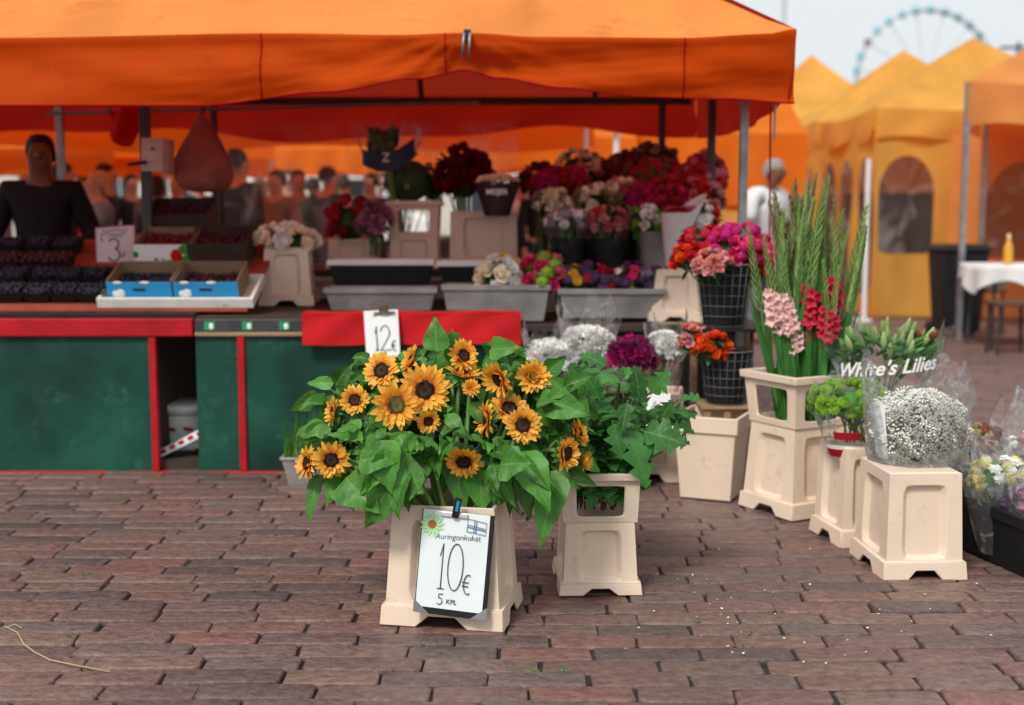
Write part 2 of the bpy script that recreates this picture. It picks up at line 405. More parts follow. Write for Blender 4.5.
part('canopy_roof', roof_part(), SKYLIT, stall, 50)
mb = MB()
def sideval(u, v):
    y = YF+(YB-YF)*u; z0 = ZC0*(1-u)+ZT*u+.002; z1 = 1.745-.05*math.sin(math.pi*u)
    return (XR+.012*math.sin(9*y+4*v)*v+.02*math.sin(3*y)*v, y, z0+(z1-z0)*v)
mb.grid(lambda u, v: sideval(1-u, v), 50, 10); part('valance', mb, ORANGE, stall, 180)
mb = MB()
def backval(u, v):
    x = XL+(XR-XL)*u; z1 = 1.77+.04*math.sin(2.1*x+1)+.02*math.sin(5*x)
    return (x, YB+.02*math.sin(7*x+3*v)*v, ZT+(z1-ZT)*v)
mb.grid(backval, 120, 6); part('valance', mb, ORANGE, stall, 180)
def pole(px, Y, ztop, r, mat, z0=0):
    x = (px-CX)/F*Y; m = MB(); m.box((x, Y, (z0+ztop)/2), (r*2, r*2, ztop-z0)); m.box((x, Y, .006), (.12, .12, .012))
    o = part('pole', m, mat, stall, bevel=.004); return x
pole(741, 5.95, 2.06, .019, STEEL); pole(709, 7.2, 2.2, .021, DARKST); pole(660, 8.45, 2.0, .022, DARKST)
pole(150, 6.75, 2.2, .026, DARKST); pole(218, 8.45, 2.0, .02, DARKST); pole(66, 8.45, 2.0, .024, STEEL); pole(-240, 5.95, 2.05, .02, STEEL)
def bar(p, q, r, mat=DARKST):
    m = MB(); m.tube([p, q], r, 6); part('roof_bar', m, mat, stall)
bar((XL, 8.47, 1.985), (XR-.05, 8.47, 1.985), .028); bar((XL, 5.95, 2.03), (XR-.05, 5.95, 2.03), .022)
bar((1.12, 5.9, 2.03), (1.12, 8.5, 2.0), .022); bar((XL, 7.1, 2.35), (.4, 7.1, 2.35), .022)
for x in (-3.2, -1.9, -.6, .55): bar((x, 5.95, 2.03), (x, 7.1, 2.9), .018); bar((x, 8.45, 1.99), (x, 7.1, 2.9), .018)
bar((-2.9, 7.9, 1.86), (-.2, 7.95, 1.93), .012, STEEL)
# thin tie rods at the right corner
mb = MB(); x = (766-CX)/F*6.1; mb.tube([(x, 6.1, 2.0), (x+.015, 6.1, .9)], .005, 6); part('tie_cord', mb, RED, stall)
mb = MB(); x = (771-CX)/F*5.75; mb.tube([(x, 5.75, 2.0), (x, 5.75, 1.58)], .006, 6); part('tie_cord', mb, STEEL, stall)
# clear curtain at the back
mb = MB(); mb.grid(lambda u, v: (-1.96+2.0*u, YB-.06+.05*math.sin(19*u+2*math.sin(6*v))+.02*math.sin(43*u), .75+1.1*v), 60, 14); part('plastic_curtain', mb, CURT, stall, 180)
# clip that gathers the valance
clip = thing('cloth_clip', 'steel spring clip gathering the front edge of the big orange canopy', 'clip', P(467, 45, YF-.06))
mb = MB(); c = P(467, 34, YF-.05); d = P(466, 57, YF-.06)
mb.box(c+Vector((0, 0, -.005)), (.030, .05, .05), (.2, .1, 0)); part('jaw', mb, DARKST, clip, bevel=.004)
mb = MB(); mb.tube([c+Vector((-.012,-.03,0)), d+Vector((-.016,-.02,0)), d+Vector((.012,-.02,0)), c+Vector((.014,-.03,.0))], .006, 6); part('handle', mb, STEEL, clip, 180)

# ---------------------------------------------------------------- counters
YC = 5.94; ZC = .745
def X(px, Y=YC): return (px-CX)/F*Y
def Z(py, Y=YC): return P(512, py, Y).z
fc = thing('market_counter', 'green counter with red rails and an open bay holding a white pail, under the berries', 'counter', (-2.3, 6.4, 0))
xl, x1, x2, x3 = -3.6, X(147), X(154), X(193)
def bx(o, name, x0, x1, z0, z1, y0, y1, mat, bev=.004):
    m = MB(); m.box(((x0+x1)/2, (y0+y1)/2, (z0+z1)/2), (x1-x0, y1-y0, z1-z0)); return part(name, m, mat, o, bevel=bev)
zt0, zt1, zb0, zb1 = Z(336), Z(318), Z(476), Z(471)
bx(fc, 'counter_top', xl, x3, ZC, ZC+.025, YC+.02, YC+1.25, BLACK)
bx(fc, 'top_rail', xl, x3-.004, zt0, zt1-.002, YC-.02, YC+.03, RED)
bx(fc, 'front_panel', xl, x1, zb1, zt0, YC+.004, YC+.022, GREEN, 0)
bx(fc, 'post', x1, x2, zb1, zt0, YC-.012, YC+.028, RED)
bx(fc, 'bottom_rail', xl, x3, zb0, zb1, YC-.015, YC+.025, RED)
bx(fc, 'back_panel', xl, x3, .02, ZC, YC+1.15, YC+1.17, DARKW, 0)
bx(fc, 'side_panel', x1-.02, x1, .02, ZC, YC+.03, YC+1.1, DARKW, 0)
bx(fc, 'bay_floor', x2-.02, x3+.3, .0, .05, YC+.03, YC+1.1, DARKW, 0)
m = MB()
for x in (xl+.2, -2.2, x3-.06): m.box((x, YC+.3, .03), (.05, .05, .06))
part('feet', m, BLACK, fc)
sc = thing('market_counter', 'green counter with a red cloth along its edge, behind the sunflowers', 'counter', (-.7, 6.4, 0))
x5, x6, xr = X(236), X(243), X(519)
bx(sc, 'counter_top', x3+.003, xr, ZC-.02, ZC+.01, YC+.02, YC+1.25, DARKW)
bx(sc, 'top_rail', x3+.004, X(302), Z(332), Z(319), YC-.012, YC+.02, DARKST)
bx(sc, 'under_rail', x3+.004, X(302), Z(336), Z(332), YC-.016, YC+.02, WOOD)
bx(sc, 'front_panel', x3+.003, xr-.02, zb1, Z(336), YC+.005, YC+.02, GREEN, 0)
bx(sc, 'post', x5, x6, zb1, Z(336), YC-.012, YC+.022, RED)
bx(sc, 'post', xr-.03, xr, zb1-.02, Z(345), YC-.012, YC+.022, RED)
bx(sc, 'bottom_rail', x3, xr, zb0, zb1, YC-.015, YC+.02, RED)
bx(sc, 'foot_board', x3+.02, xr, .012, zb0, YC+.03, YC+.05, BLACK)
m = MB(); rx0, rx1 = X(301, 5.88), X(521, 5.88)
def cloth(u, v):
    x = rx0+(rx1-rx0)*u; z = Z(313.5, 5.88)+(Z(345, 5.88)-Z(313.5, 5.88))*v
    return (x, 5.885-.006*math.sin(8*x+2)-.004*math.sin(23*x+5*v), z-.004*math.sin(13*x))
m.grid(cloth, 60, 8); m.grid(lambda u, v: (cloth(u, 0)[0], 5.885+.16*v-.006*math.sin(8*cloth(u, 0)[0]+2)*(1-v), cloth(u, 0)[2]), 60, 2)
part('edge_cloth', m, REDCL, sc, 60)
for px in (209, 247, 284):                                      # little green stickers on the rail
    mm = MB(); mm.box((X(px), YC-.0135, Z(325.5)), (.05, .003, .04)); k = part('sticker', mm, pm('sticker_green', (.02, .28, .10), .5), sc)
    mm = MB(); mm.blob((X(px)+.008, YC-.0155, Z(326)), (.011, .002, .016)); part('sticker_mark', mm, WHITE, k)
# pail and cartons in the open bay
pail = thing('plastic_pail', 'white lidded plastic pail inside the open bay of the green counter', 'pail', G(177, 452))
pc = Vector((X(179, 6.35), 6.35, Z(444, 6.35)))
m = MB(); m.lathe([(0, 0), (.105, 0), (.125, .21), (.0, .21)], 28, Matrix.Translation(pc)); part('body', m, WHITE, pail, 40)
m = MB(); m.lathe([(.124, .185), (.138, .19), (.140, .215), (.130, .222), (.0, .222)], 28, Matrix.Translation(pc)); part('lid', m, WHITE, pail, 40)
m = MB(); m.tube([pc+Vector((-.13,-.02,.2)), pc+Vector((-.10,-.12,.17)), pc+Vector((.10,-.12,.17)), pc+Vector((.13,-.02,.2))], .004, 6); part('handle', m, STEEL, pail, 180)
bxp = Vector((X(172, 6.3), 6.36, .05))
m = MB(); m.box(bxp+Vector((.02, 0, (pc.z-.05)/2)), (.36, .26, pc.z-.052)); cb = solo('carton', m, PAPER, 'low white carton with red marks, under the white pail in the bay', 'carton', bxp, bevel=.003)
m = MB()
for k in range(3): m.box(bxp+Vector((-.1+.09*k, -.132, .11)), (.05, .003, .015), (0, .2, 0))
part('mark', m, RED, cb)if False else None
OFF[cb.name] = bxp; part('printed_mark', m, RED, cb)
q0, q1 = Vector((X(163, 6.1), 6.1, .075)), Vector((X(195, 6.08), 6.08, .17))
m = MB(); m.box((q0+q1)/2, (.29, .09, .035), (0, -math.atan2(.1, .2), 0)); lb = solo('carton', m, PAPER, 'narrow white and red carton lying tilted in the bay in front of the pail', 'carton', (q0+q1)/2, bevel=.002)
m = MB()
for k in range(5): m.box((q0+q1)/2+Vector((-.09+.045*k, -.0465, -.04+.0225*k)), (.028, .002, .018), (0, -math.atan2(.1, .2), 0))
OFF[lb.name] = (q0+q1)/2; part('printed_mark', m, RED, lb)

# tables carrying the flower troughs and the raised shelf behind
tb = thing('display_table', 'low dark wooden table carrying the zinc flower troughs beside the green counter', 'table', (.62, 6.75, 0))
bx(tb, 'tabletop', .045, 1.25, .655, .69, 6.2, 7.05, DARKW)
for x in (.10, 1.19):
    for y in (6.27, 6.98): bx(tb, 'leg', x-.025, x+.025, 0, .655, y-.025, y+.025, DARKW)
bx(tb, 'apron', .126, 1.164, .57, .655, 6.25, 6.27, DARKW)
sh = thing('display_bench', 'long dark wooden bench raising the back row of flower buckets', 'bench', (-.1, 7.55, 0))
bx(sh, 'bench_top', -1.5, 1.2, .885, .92, 7.08, 7.95, DARKW)
for x in (-1.4, -.1, 1.1):
    for y in (7.15, 7.88): bx(sh, 'leg', x-.03, x+.03, 0, .885, y-.03, y+.03, DARKW)
# ---------------------------------------------------------------- buckets and troughs
def ringpts(outer, inner_r, n=28, cx=.5, cy=.5):
    """outer: (s0,t0,s1,t1) rect; inner_r(theta)->radius about (cx,cy). matched point lists in s,t"""
    s0, t0, s1, t1 = outer
    A = [2*math.pi*k/n for k in range(n)]+[math.atan2(y-cy, x-cx) % (2*math.pi) for x in (s0, s1) for y in (t0, t1)]
    A = sorted(set(round(a, 6) for a in A)); O = []; I = []
    for a in A:
        c, s = math.cos(a), math.sin(a); k = 1e9
        if c > 1e-9: k = min(k, (s1-cx)/c)
        if c < -1e-9: k = min(k, (s0-cx)/c)
        if s > 1e-9: k = min(k, (t1-cy)/s)
        if s < -1e-9: k = min(k, (t0-cy)/s)
        O.append((cx+c*k, cy+s*k)); r = inner_r(a); I.append((cx+c*r, cy+s*r))
    return O, I
def srect(a, b, p=11): return lambda q: (abs(math.cos(q)/a)**p+abs(math.sin(q)/b)**p)**(-1/p)
def frust(wb, db, wt, dt, z0, z1):
    def f(i, s, t, off=0.):
        w, d = (wb+(wt-wb)*t)/2, (db+(dt-db)*t)/2; z = z0+(z1-z0)*t
        w -= off; d -= off; s = s*2-1
        return [(s*w, -d, z), (w, s*d, z), (-s*w, d, z), (-w, -s*d, z)][i]
    return f
def side_panel(m, f, outer, ins, mode, dep=.011, th=.006):
    cx, cy = (ins[0]+ins[2])/2, (ins[1]+ins[3])/2
    for i in range(4):
        O, I = ringpts(outer, srect((ins[2]-ins[0])/2, (ins[3]-ins[1])/2), 32, cx, cy); n = len(O)
        V = [f(i, *p) for p in O]+[f(i, *p) for p in I]
        d = dep if mode == 'recess' else th
        sh = .93
        I2 = [(cx+(p[0]-cx)*sh, cy+(p[1]-cy)*sh) for p in I] if mode == 'recess' else I
        V += [f(i, p[0], p[1], d) for p in I2]
        Fc = [(k, (k+1) % n, n+(k+1) % n, n+k) for k in range(n)]+[(n+k, n+(k+1) % n, 2*n+(k+1) % n, 2*n+k) for k in range(n)]
        if mode == 'recess': Fc.append(tuple(2*n+k for k in range(n)))
        else:
            V += [f(i, p[0], p[1], d) for p in O]; Fc += [(2*n+k, 2*n+(k+1) % n, 3*n+(k+1) % n, 3*n+k) for k in range(n)]
        m.add(V, Fc)
def skirt(m, wb, db, wt, dt, z0, z1, notch=.42, up=.55, th=.008):
    f = frust(wb, db, wt, dt, z0, z1); a = .5-notch/2
    pl = [(0, 0), (a, 0), (a+.10, up), (1-a-.10, up), (1-a, 0), (1, 0), (1, 1), (0, 1)]
    for i in range(4):
        n = len(pl); V = [f(i, *p) for p in pl]+[f(i, p[0], p[1], th) for p in pl]
        Fc = [tuple(range(n)), tuple(range(2*n-1, n-1, -1))]+[(k, n+k, n+(k+1) % n, (k+1) % n) for k in range(n)]
        m.add(V, Fc)
def loop_faces(m, loops):
    """loops: list of 4-corner rings (w,d,z) joined one to the next"""
    V = []; Fc = []
    for (w_, d_, z_) in loops: V += [(-w_/2,-d_/2,z_),(w_/2,-d_/2,z_),(w_/2,d_/2,z_),(-w_/2,d_/2,z_)]
    for i in range(len(loops)-1):
        for k in range(4): Fc.append((i*4+k, i*4+(k+1) % 4, (i+1)*4+(k+1) % 4, (i+1)*4+k))
    return m.add(V, Fc)
def bucket(name, label, loc, rotz, wb, db, wt, dt, h, top='closed', collar=None, group='beige flower buckets', cat='bucket', mat=BEIGE):
    """tapered plastic stand bucket: footed skirt, a sunk panel in each side, optional windowed collar on top"""
    o = thing(name, label, cat, loc, rotz, group)
    m = MB(); sk_h = h*.17
    f = frust(wb-.02, db-.02, wt, dt, sk_h*.9, h)
    side_panel(m, f, (0, 0, 1, 1), (.20, .05, .80, .87), 'recess', .020)
    skirt(m, wb+.012, db+.012, wb, db, 0, sk_h)
    loop_faces(m, [(wb, db, sk_h), (wb-.026, db-.026, sk_h+.004)])
    if top == 'closed':
        loop_faces(m, [(wt, dt, h), (wt-.02, dt-.02, h+.004)]); m.add([(-(wt-.02)/2, -(dt-.02)/2, h+.004), ((wt-.02)/2, -(dt-.02)/2, h+.004), ((wt-.02)/2, (dt-.02)/2, h+.004), (-(wt-.02)/2, (dt-.02)/2, h+.004)], [(0, 1, 2, 3)])
    else:
        loop_faces(m, [(wt, dt, h), (wt-.012, dt-.012, h+.004), (wt-.03, dt-.03, h), (wt-.03, dt-.03, h-.03), (wb-.10, db-.10, .06), (.01, .01, .06)])
    part('body', m, mat, o, 30, local=True, bevel=.003)
    if collar:
        (cw, cd, ct, cdt, ch) = collar; m = MB(); z0 = h+.002
        f = frust(cw, cd, ct, cdt, z0, z0+ch)
        side_panel(m, f, (0, 0, 1, .86), (.17, .12, .83, .74), 'open', th=.010)
        r0, r1 = z0+ch*.86, z0+ch
        loop_faces(m, [(ct-.01, cdt-.01, r0-.004), (ct+.024, cdt+.024, r0), (ct+.028, cdt+.028, r1), (ct-.02, cdt-.02, r1), (ct-.024, cdt-.024, r0)])
        loop_faces(m, [(cw-.02, cd-.02, z0+.004), (.01, .01, z0+.004)])
        part('collar', m, mat, o, 30, local=True, bevel=.003)
    return o
def tub(name, label, loc, rotz, wb, db, wt, dt, h, mat, rim=.02, rimh=.04, th=.006, cat='tub', group=None, inner=None):
    o = thing(name, label, cat, loc, rotz, group); m = MB()
    loop_faces(m, [(.01, .01, .003), (wb, db, .003), (wt, dt, h-rimh), (wt+rim, dt+rim, h-rimh), (wt+rim+.004, dt+rim+.004, h), (wt-th, dt-th, h+.001), (wb-th, db-th, .012), (.01, .01, .012)])
    part('body', m, mat, o, 30, local=True, bevel=.003)
    return o
def center(px_l, px_r, py_base, depth):
    g = G((px_l+px_r)/2, py_base); return Vector((g.x*(g.y+depth/2)/g.y, g.y+depth/2, 0))

B1 = center(393, 514, 628, .30); B1rot = R(-11)
bucket('flower_bucket', 'beige bucket carrying the price board, full of sunflowers', B1, B1rot, .375, .31, .315, .25, .365, 'open')
B2 = center(553, 638, 596, .34)
bucket('flower_bucket', 'beige bucket with a windowed collar, holding the leafy oak branches behind the sunflowers', B2, R(2), .265, .33, .225, .27, .235, 'closed', (.245, .27, .262, .29, .165))
B3 = Vector((1.205, 5.2, 0))
bucket('flower_bucket', 'beige bucket with a windowed collar, holding the gladioli', B3, R(29), .335, .33, .275, .27, .37, 'closed', (.285, .285, .325, .325, .215))
B4 = center(832, 876, 553, .34); B4.x += .0
bucket('flower_bucket', 'narrow upturned beige bucket under the green button chrysanthemums', B4+Vector((.0, .05, 0)), R(10), .21, .28, .17, .23, .37)
B5 = center(881, 964, 581, .36)
bucket('flower_bucket', 'upturned beige bucket under the big wrapped bunch of tiny white flowers', B5+Vector((-.06, 0, 0)), R(3), .285, .35, .25, .30, .365)
B6 = center(640, 682, 487, .30)
bucket('flower_bucket', 'beige bucket with a small price card, half hidden behind the oak branches', B6+Vector((-.03, .1, 0)), R(-6), .25, .30, .28, .30, .41, 'open')
B7 = center(677, 724, 503, .36)
tub('empty_tub', 'empty open beige tub standing on the bricks between the oak branches and the gladioli', B7+Vector((.055, -.0, 0)), R(-24), .225, .27, .27, .32, .37, BEIGE, .02, .07)
# on and behind the counter
bucket('flower_bucket', 'beige upturned bucket on the counter under the white roses', Vector((X(289, 6.75), 6.75, ZC+.011)), R(4), .285, .30, .225, .24, .305)
for (pl, pr, pt, lab) in ((326, 377, 240, 'beige bucket behind the black troughs, holding the proteas'), (448, 519, 212, 'large square beige bucket under the dark red roses')):
    Y = 7.45; h_ = Z(pt, Y-.15)-.92; wd = (pr-pl)/F*(Y-.15)
    bucket('flower_bucket', lab, Vector((X((pl+pr)/2, Y-.15), Y, .922)), 0, wd, .30, wd-.03, .27, h_, 'open')
Y = 7.45; wd = 51/F*7.3
bucket('flower_bucket', 'beige bucket with a windowed collar under the green bunch with the blue paper cone', Vector((X(414, 7.3), Y, .922)), 0, wd, .30, wd-.025, .27, Z(237, 7.3)-.922, 'closed', (wd-.02, .27, wd+.0, .29, Z(201, 7.3)-Z(237, 7.3)))
bucket('flower_bucket', 'beige upturned bucket behind the upper black wire basket', Vector((X(682, 6.3), 6.45, Z(322, 6.3))), R(-12), .27, .30, .2, .24, .26)
# crate that carries that bucket: a low wooden stand
ws = thing('wooden_stand', 'low wooden stand behind the black wire baskets', 'stand', (X(690, 6.4), 6.4, 0))
zz = Z(322, 6.3)
xx = X(690, 6.4)
bx(ws, 'top_board', xx-.17, xx+.17, zz-.03, zz-.002, 6.27, 6.62, WOOD)
for dx in (-.15, .15):
    for y in (6.3, 6.59): bx(ws, 'leg', xx+dx-.018, xx+dx+.018, 0, zz-.03, y-.018, y+.018, WOOD)
# troughs
def trough(pl, pr, pt, pb, Y, label, mat, rimmat=None, d=.22):
    w_ = (pr-pl)/F*Y; zt, zb = Z(pt, Y), Z(pb, Y)
    o = thing('flower_trough', label, 'trough', (X((pl+pr)/2, Y), Y+d/2, zb), 0, 'flower troughs'); m = MB(); h = zt-zb
    loop_faces(m, [(.02, .02, .002), (w_-.07, d-.06, .002), (w_-.02, d-.02, h-.02), (w_-.03, d-.03, h-.016), (w_-.075, d-.07, .01), (.02, .02, .01)])
    part('body', m, mat, o, 30, local=True, bevel=.003)
    m = MB(); loop_faces(m, [(w_-.018, d-.018, h-.03), (w_, d, h-.028), (w_+.002, d+.002, h), (w_-.03, d-.03, h), (w_-.03, d-.03, h-.03)])
    part('rim', m, rimmat or mat, o, 30, local=True, bevel=.003)
    return o
trough(323, 437, 288, 311.5, 6.3, 'zinc trough on the counter below the black trough, left of the pair', ZINC)
trough(327, 434, 260, 286, 6.6, 'black trough with a white rim in front of the proteas', BLACK, WHITE)
trough(436, 527, 261, 284, 6.6, 'black trough with a white rim, below the square bucket of dark red roses', BLACK, WHITE)
trough(441, 551, 285, 322, 6.3, 'zinc trough holding the yellow and the pink posies', ZINC)
trough(558, 667, 289, 319, 6.32, 'zinc trough packed with the row of mixed small posies', ZINC)
for (px, Yb, z0, z1) in ((380, 6.7, ZC+.011, Z(286, 6.6)), (482, 6.7, ZC+.011, Z(284, 6.6))):
    m = MB(); m.box((X(px, 6.6), Yb, (z0+z1)/2), (.40, .2, z1-z0-.003)); solo('riser_block', m, DARKW, 'dark wooden riser under the black trough '+('in front of the proteas' if px == 380 else 'below the dark red roses'), 'riser', (X(px, 6.6), Yb, z0), bevel=.004)
for (px, Y0, zt, lab) in ((497, 6.41, Z(322, 6.3), 'dark riser under the zinc trough of yellow and pink posies'),):
    pass
# black wire baskets on a rack
def basket(cx, cy, z0, z1, rb, rt, label):
    o = thing('wire_basket', label, 'basket', (cx, cy, z0), 0, 'black wire baskets'); m = MB(); h = z1-z0
    m.lathe([(0, .004), (rb-.008, .004), (rt-.008, h-.01), (rt-.014, h-.012), (rb-.014, .01), (0, .01)], 26); part('liner', m, BLACK, o, 40, local=True)
    m = MB(); n = 22
    for k in range(n):
        q = 2*math.pi*k/n; m.tube([(rb*math.cos(q), rb*math.sin(q), 0), (rt*math.cos(q), rt*math.sin(q), h)], .0012, 5)
    for j in range(7):
        r = rb+(rt-rb)*j/6; m.tube([(r*math.cos(2*math.pi*k/26), r*math.sin(2*math.pi*k/26), h*j/6) for k in range(27)], .0035 if j == 6 else .0013, 5, False)
    part('wire_mesh', m, pm('grey_wire', (.16, .16, .17), .5), o, 180, local=True)
Yb = 5.62
basket(X(724, Yb), Yb, Z(325, Yb), Z(264, Yb), .098, .133, 'upper black wire basket full of red and pink flowers')
basket(X(727, Yb), Yb-.03, Z(401, Yb), Z(349, Yb), .092, .122, 'lower black wire basket with orange and pink roses')
rk = thing('plant_rack', 'narrow two tier rack carrying the two black wire baskets', 'rack', (X(726, Yb), Yb, 0))
cxx = X(726, Yb)
for zz in (Z(326, Yb), Z(402, Yb)): bx(rk, 'tray', cxx-.12, cxx+.13, zz-.016, zz-.002, Yb-.12, Yb+.13, WOOD if zz < .6 else BLACK, .002)
for dx in (-.115, .125): bx(rk, 'post', cxx+dx-.012, cxx+dx+.012, 0, Z(326, Yb)-.018, Yb+.135, Yb+.159, WOOD)
for dx in (-.09, .0, .1): bx(rk, 'leg', cxx+dx-.016, cxx+dx+.016, 0, Z(402, Yb)-.018, Yb-.11, Yb-.09, WOOD)
# galvanised pot of grass beside the counter
gp = G(302, 487)+Vector((0, .08, 0))
pot = thing('zinc_pot', 'small zinc pot of green grass against the green counter, left of the sunflowers', 'plant pot', gp)
m = MB(); loop_faces(m, [(.01, .01, .002), (.13, .11, .002), (.185, .15, .125), (.20, .165, .125), (.20, .165, .135), (.17, .135, .135), (.165, .13, .12), (.01, .01, .12)]); part('body', m, ZINC, pot, 30, local=True, bevel=.002)
m = MB()
for k in range(90):
    x, y = rnd(-.08, .08), rnd(-.06, .06); h = rnd(.10, .26); lx, ly = rnd(-.035, .035), rnd(-.03, .02)
    a = rnd(0, 6.28); cw, sw = math.cos(a)*.005, math.sin(a)*.005; V = []
    for i in range(5):
        t = i/4; ww = (1-t**2)*1.0; V += [(x+lx*t*t-cw*ww, y+ly*t*t-sw*ww, .11+h*t), (x+lx*t*t+cw*ww, y+ly*t*t+sw*ww, .11+h*t)]
    m.add(V, [(2*i, 2*i+1, 2*i+3, 2*i+2) for i in range(4)])
part('grass', m, pm('grass_blade', (.09, .26, .04), .5, .2, 20, trans=.3, island=.35), pot, 180, local=True)
# ---------------------------------------------------------------- leaf and flower shapes
def blade(L, W, wf, bend=.6, fold=.25, n=8, wav=.0, twist=0., curl=.0, m=2):
    """leaf along +Y; wf(t) half-width profile; bend droops the tip; fold lifts the two halves"""
    V = []; uv = []; y = z = 0.; ph = rnd(0, 6)
    for i in range(n+1):
        t = i/n; a = -bend*t*t
        if i: y += L/n*math.cos(a); z += L/n*math.sin(a)
        hw = W/2*wf(t); tw = twist*t
        for j in range(-m, m+1):
            s = j/m; xx = hw*s; zz = abs(s)*hw*fold-curl*hw*s*s+wav*W*math.sin(t*14+ph+s)*abs(s)
            V.append((xx*math.cos(tw)-zz*math.sin(tw), y-zz*math.sin(a), z+xx*math.sin(tw)+zz*math.cos(tw))); uv.append((s+1e-5, t))
    k = 2*m+1
    Fc = [(i*k+j, i*k+j+1, (i+1)*k+j+1, (i+1)*k+j) for i in range(n) for j in range(k-1)]
    return V, Fc, uv
heart = lambda t: (1.12*math.sin(math.pi*min(1, t**.55))**.95*(1-.38*t)+.035*math.sin(t*44)*math.sin(math.pi*t)+.02) if t < 1 else .0
lance = lambda t: math.sin(math.pi*t**.8)**.8 if 0 < t < 1 else .02
def oakw(t):
    if t < .12: return .06
    s = (t-.12)/.88; env = math.sin(math.pi*min(1, s**.75*.97+.03))**.8
    k = (s*3.4) % 1
    return max(.05, env*(1.0-.62*k) if s < .97 else .03)
def add_leaf(m, pos, d, up, L, W, wf=heart, **k):
    n = k.pop('n', 8); V, Fc, uv = blade(L, W, wf, n=n, **k); m.add(V, Fc, frame(pos, d, up), uv)

def petal_ring(m, n, r0, L, W, tilt, jit=.2, z=0, wf=lance, bend=.3, seg=4, fold=.15):
    for k in range(n):
        q = 2*math.pi*(k+rnd(-.3, .3))/n; ti = tilt+rnd(-jit, jit)
        d = Vector((math.cos(q)*math.cos(ti), math.sin(q)*math.cos(ti), math.sin(ti)))
        up = Vector((-math.cos(q)*math.sin(ti), -math.sin(q)*math.sin(ti), math.cos(ti)))
        l = L*rnd(.82, 1.12); V, Fc, uv = blade(l, W*rnd(.85, 1.15), wf, bend=bend*rnd(-.6, 1.4), fold=fold, n=seg, m=1, twist=rnd(-.3, .3))
        m.add(V, Fc, frame((math.cos(q)*r0, math.sin(q)*r0, z), d, up), uv)
pet = pm('sunflower_petal', (.92, .52, .075), .55, .12, 30, .15, 80, .35, (.9, .42, .03), .16)
# orange tone near the base of each petal (the ray's own colour)
_t = pet.node_tree; _N = _t.nodes; _b = _N['Principled BSDF']; _s = _b.inputs['Base Color'].links[0].from_socket
_uv = _N.new('ShaderNodeUVMap'); _sp = _N.new('ShaderNodeSeparateXYZ'); lk(_t, _uv.outputs[0], _sp.inputs[0])
_mr = _N.new('ShaderNodeMapRange'); _mr.inputs[1].default_value = .05; _mr.inputs[2].default_value = .55; _mr.inputs[3].default_value = 1; _mr.inputs[4].default_value = 0; lk(_t, _sp.outputs[1], _mr.inputs[0])
_mx = _N.new('ShaderNodeMix'); _mx.data_type = 'RGBA'; lk(_t, _mr.outputs[0], _mx.inputs[0]); lk(_t, _s, _mx.inputs[6]); _mx.inputs[7].default_value = (.70, .20, .012, 1); lk(_t, _mx.outputs[2], _b.inputs['Base Color'])
DISC = pm('sunflower_disc', (.028, .014, .008), .75, .3, 60, island=.5)
DISCG = pm('greenish_sunflower_disc', (.12, .10, .03), .75, .3, 60, island=.4)
BRACT = pm('sunflower_bract', (.09, .26, .06), .55, .2, 30, trans=.2, island=.25)
ray_w = lambda t: (math.sin(math.pi*min(1, .12+.88*t))**.7)*(1 if t < .99 else .05)
def petals_mesh(s):
    m = MB(); j = rnd(.18, .42); k = rnd(.85, 1.12); a = rnd(-.12, .15); petal_ring(m, random.randint(17, 24), .029, .050*k, .0205, .22+s*.1+a, j, 0, ray_w, rnd(-.1, .8), 6, rnd(.1, .4)); petal_ring(m, random.randint(15, 22), .027, .043*k, .018, .50+s*.12+a, j, .004, ray_w, rnd(-.4, .5), 6, rnd(.1, .4)); petal_ring(m, random.randint(4, 10), .025, .03, .013, .95, .4, .006, ray_w, -.3, 4)
    if s == 3: petal_ring(m, 16, .016, .030, .014, 1.0, .3, .006, ray_w, -.4, 4); petal_ring(m, 10, .006, .026, .012, 1.3, .2, .006, ray_w, -.4, 4)
    return m.mesh('petals', pet, 180)
def disc_mesh(mat):
    m = MB(); m.lathe([(.0, -.012), (.022, -.010), (.031, -.002), (.031, .003), (.024, .008), (.012, .008), (0, .006)], 20)
    for k in range(190):
        r = .0305*math.sqrt((k+.5)/190); q = k*2.39996; zz = .0075-.004*(r/.03)**3+(.003 if r > .017 else 0)
        m.blob((r*math.cos(q), r*math.sin(q), zz), (.0016, .0016, .0035 if r > .017 else .002), seg=4, rings=2)
    return m.mesh('disc', mat, 180)
def bract_mesh():
    m = MB(); m.lathe([(.006, -.03), (.016, -.022), (.030, -.010), (.032, -.002)], 14); petal_ring(m, 13, .024, .042, .016, -.05, .35, -.008, lance, .5, 4); petal_ring(m, 11, .02, .04, .014, -.5, .4, -.014, lance, -.8, 4)
    return m.mesh('bracts', BRACT, 180)
DM = [disc_mesh(DISC), disc_mesh(DISCG)]; BM = [bract_mesh(), bract_mesh()]
BC = Vector((B1.x, B1.y, 0))
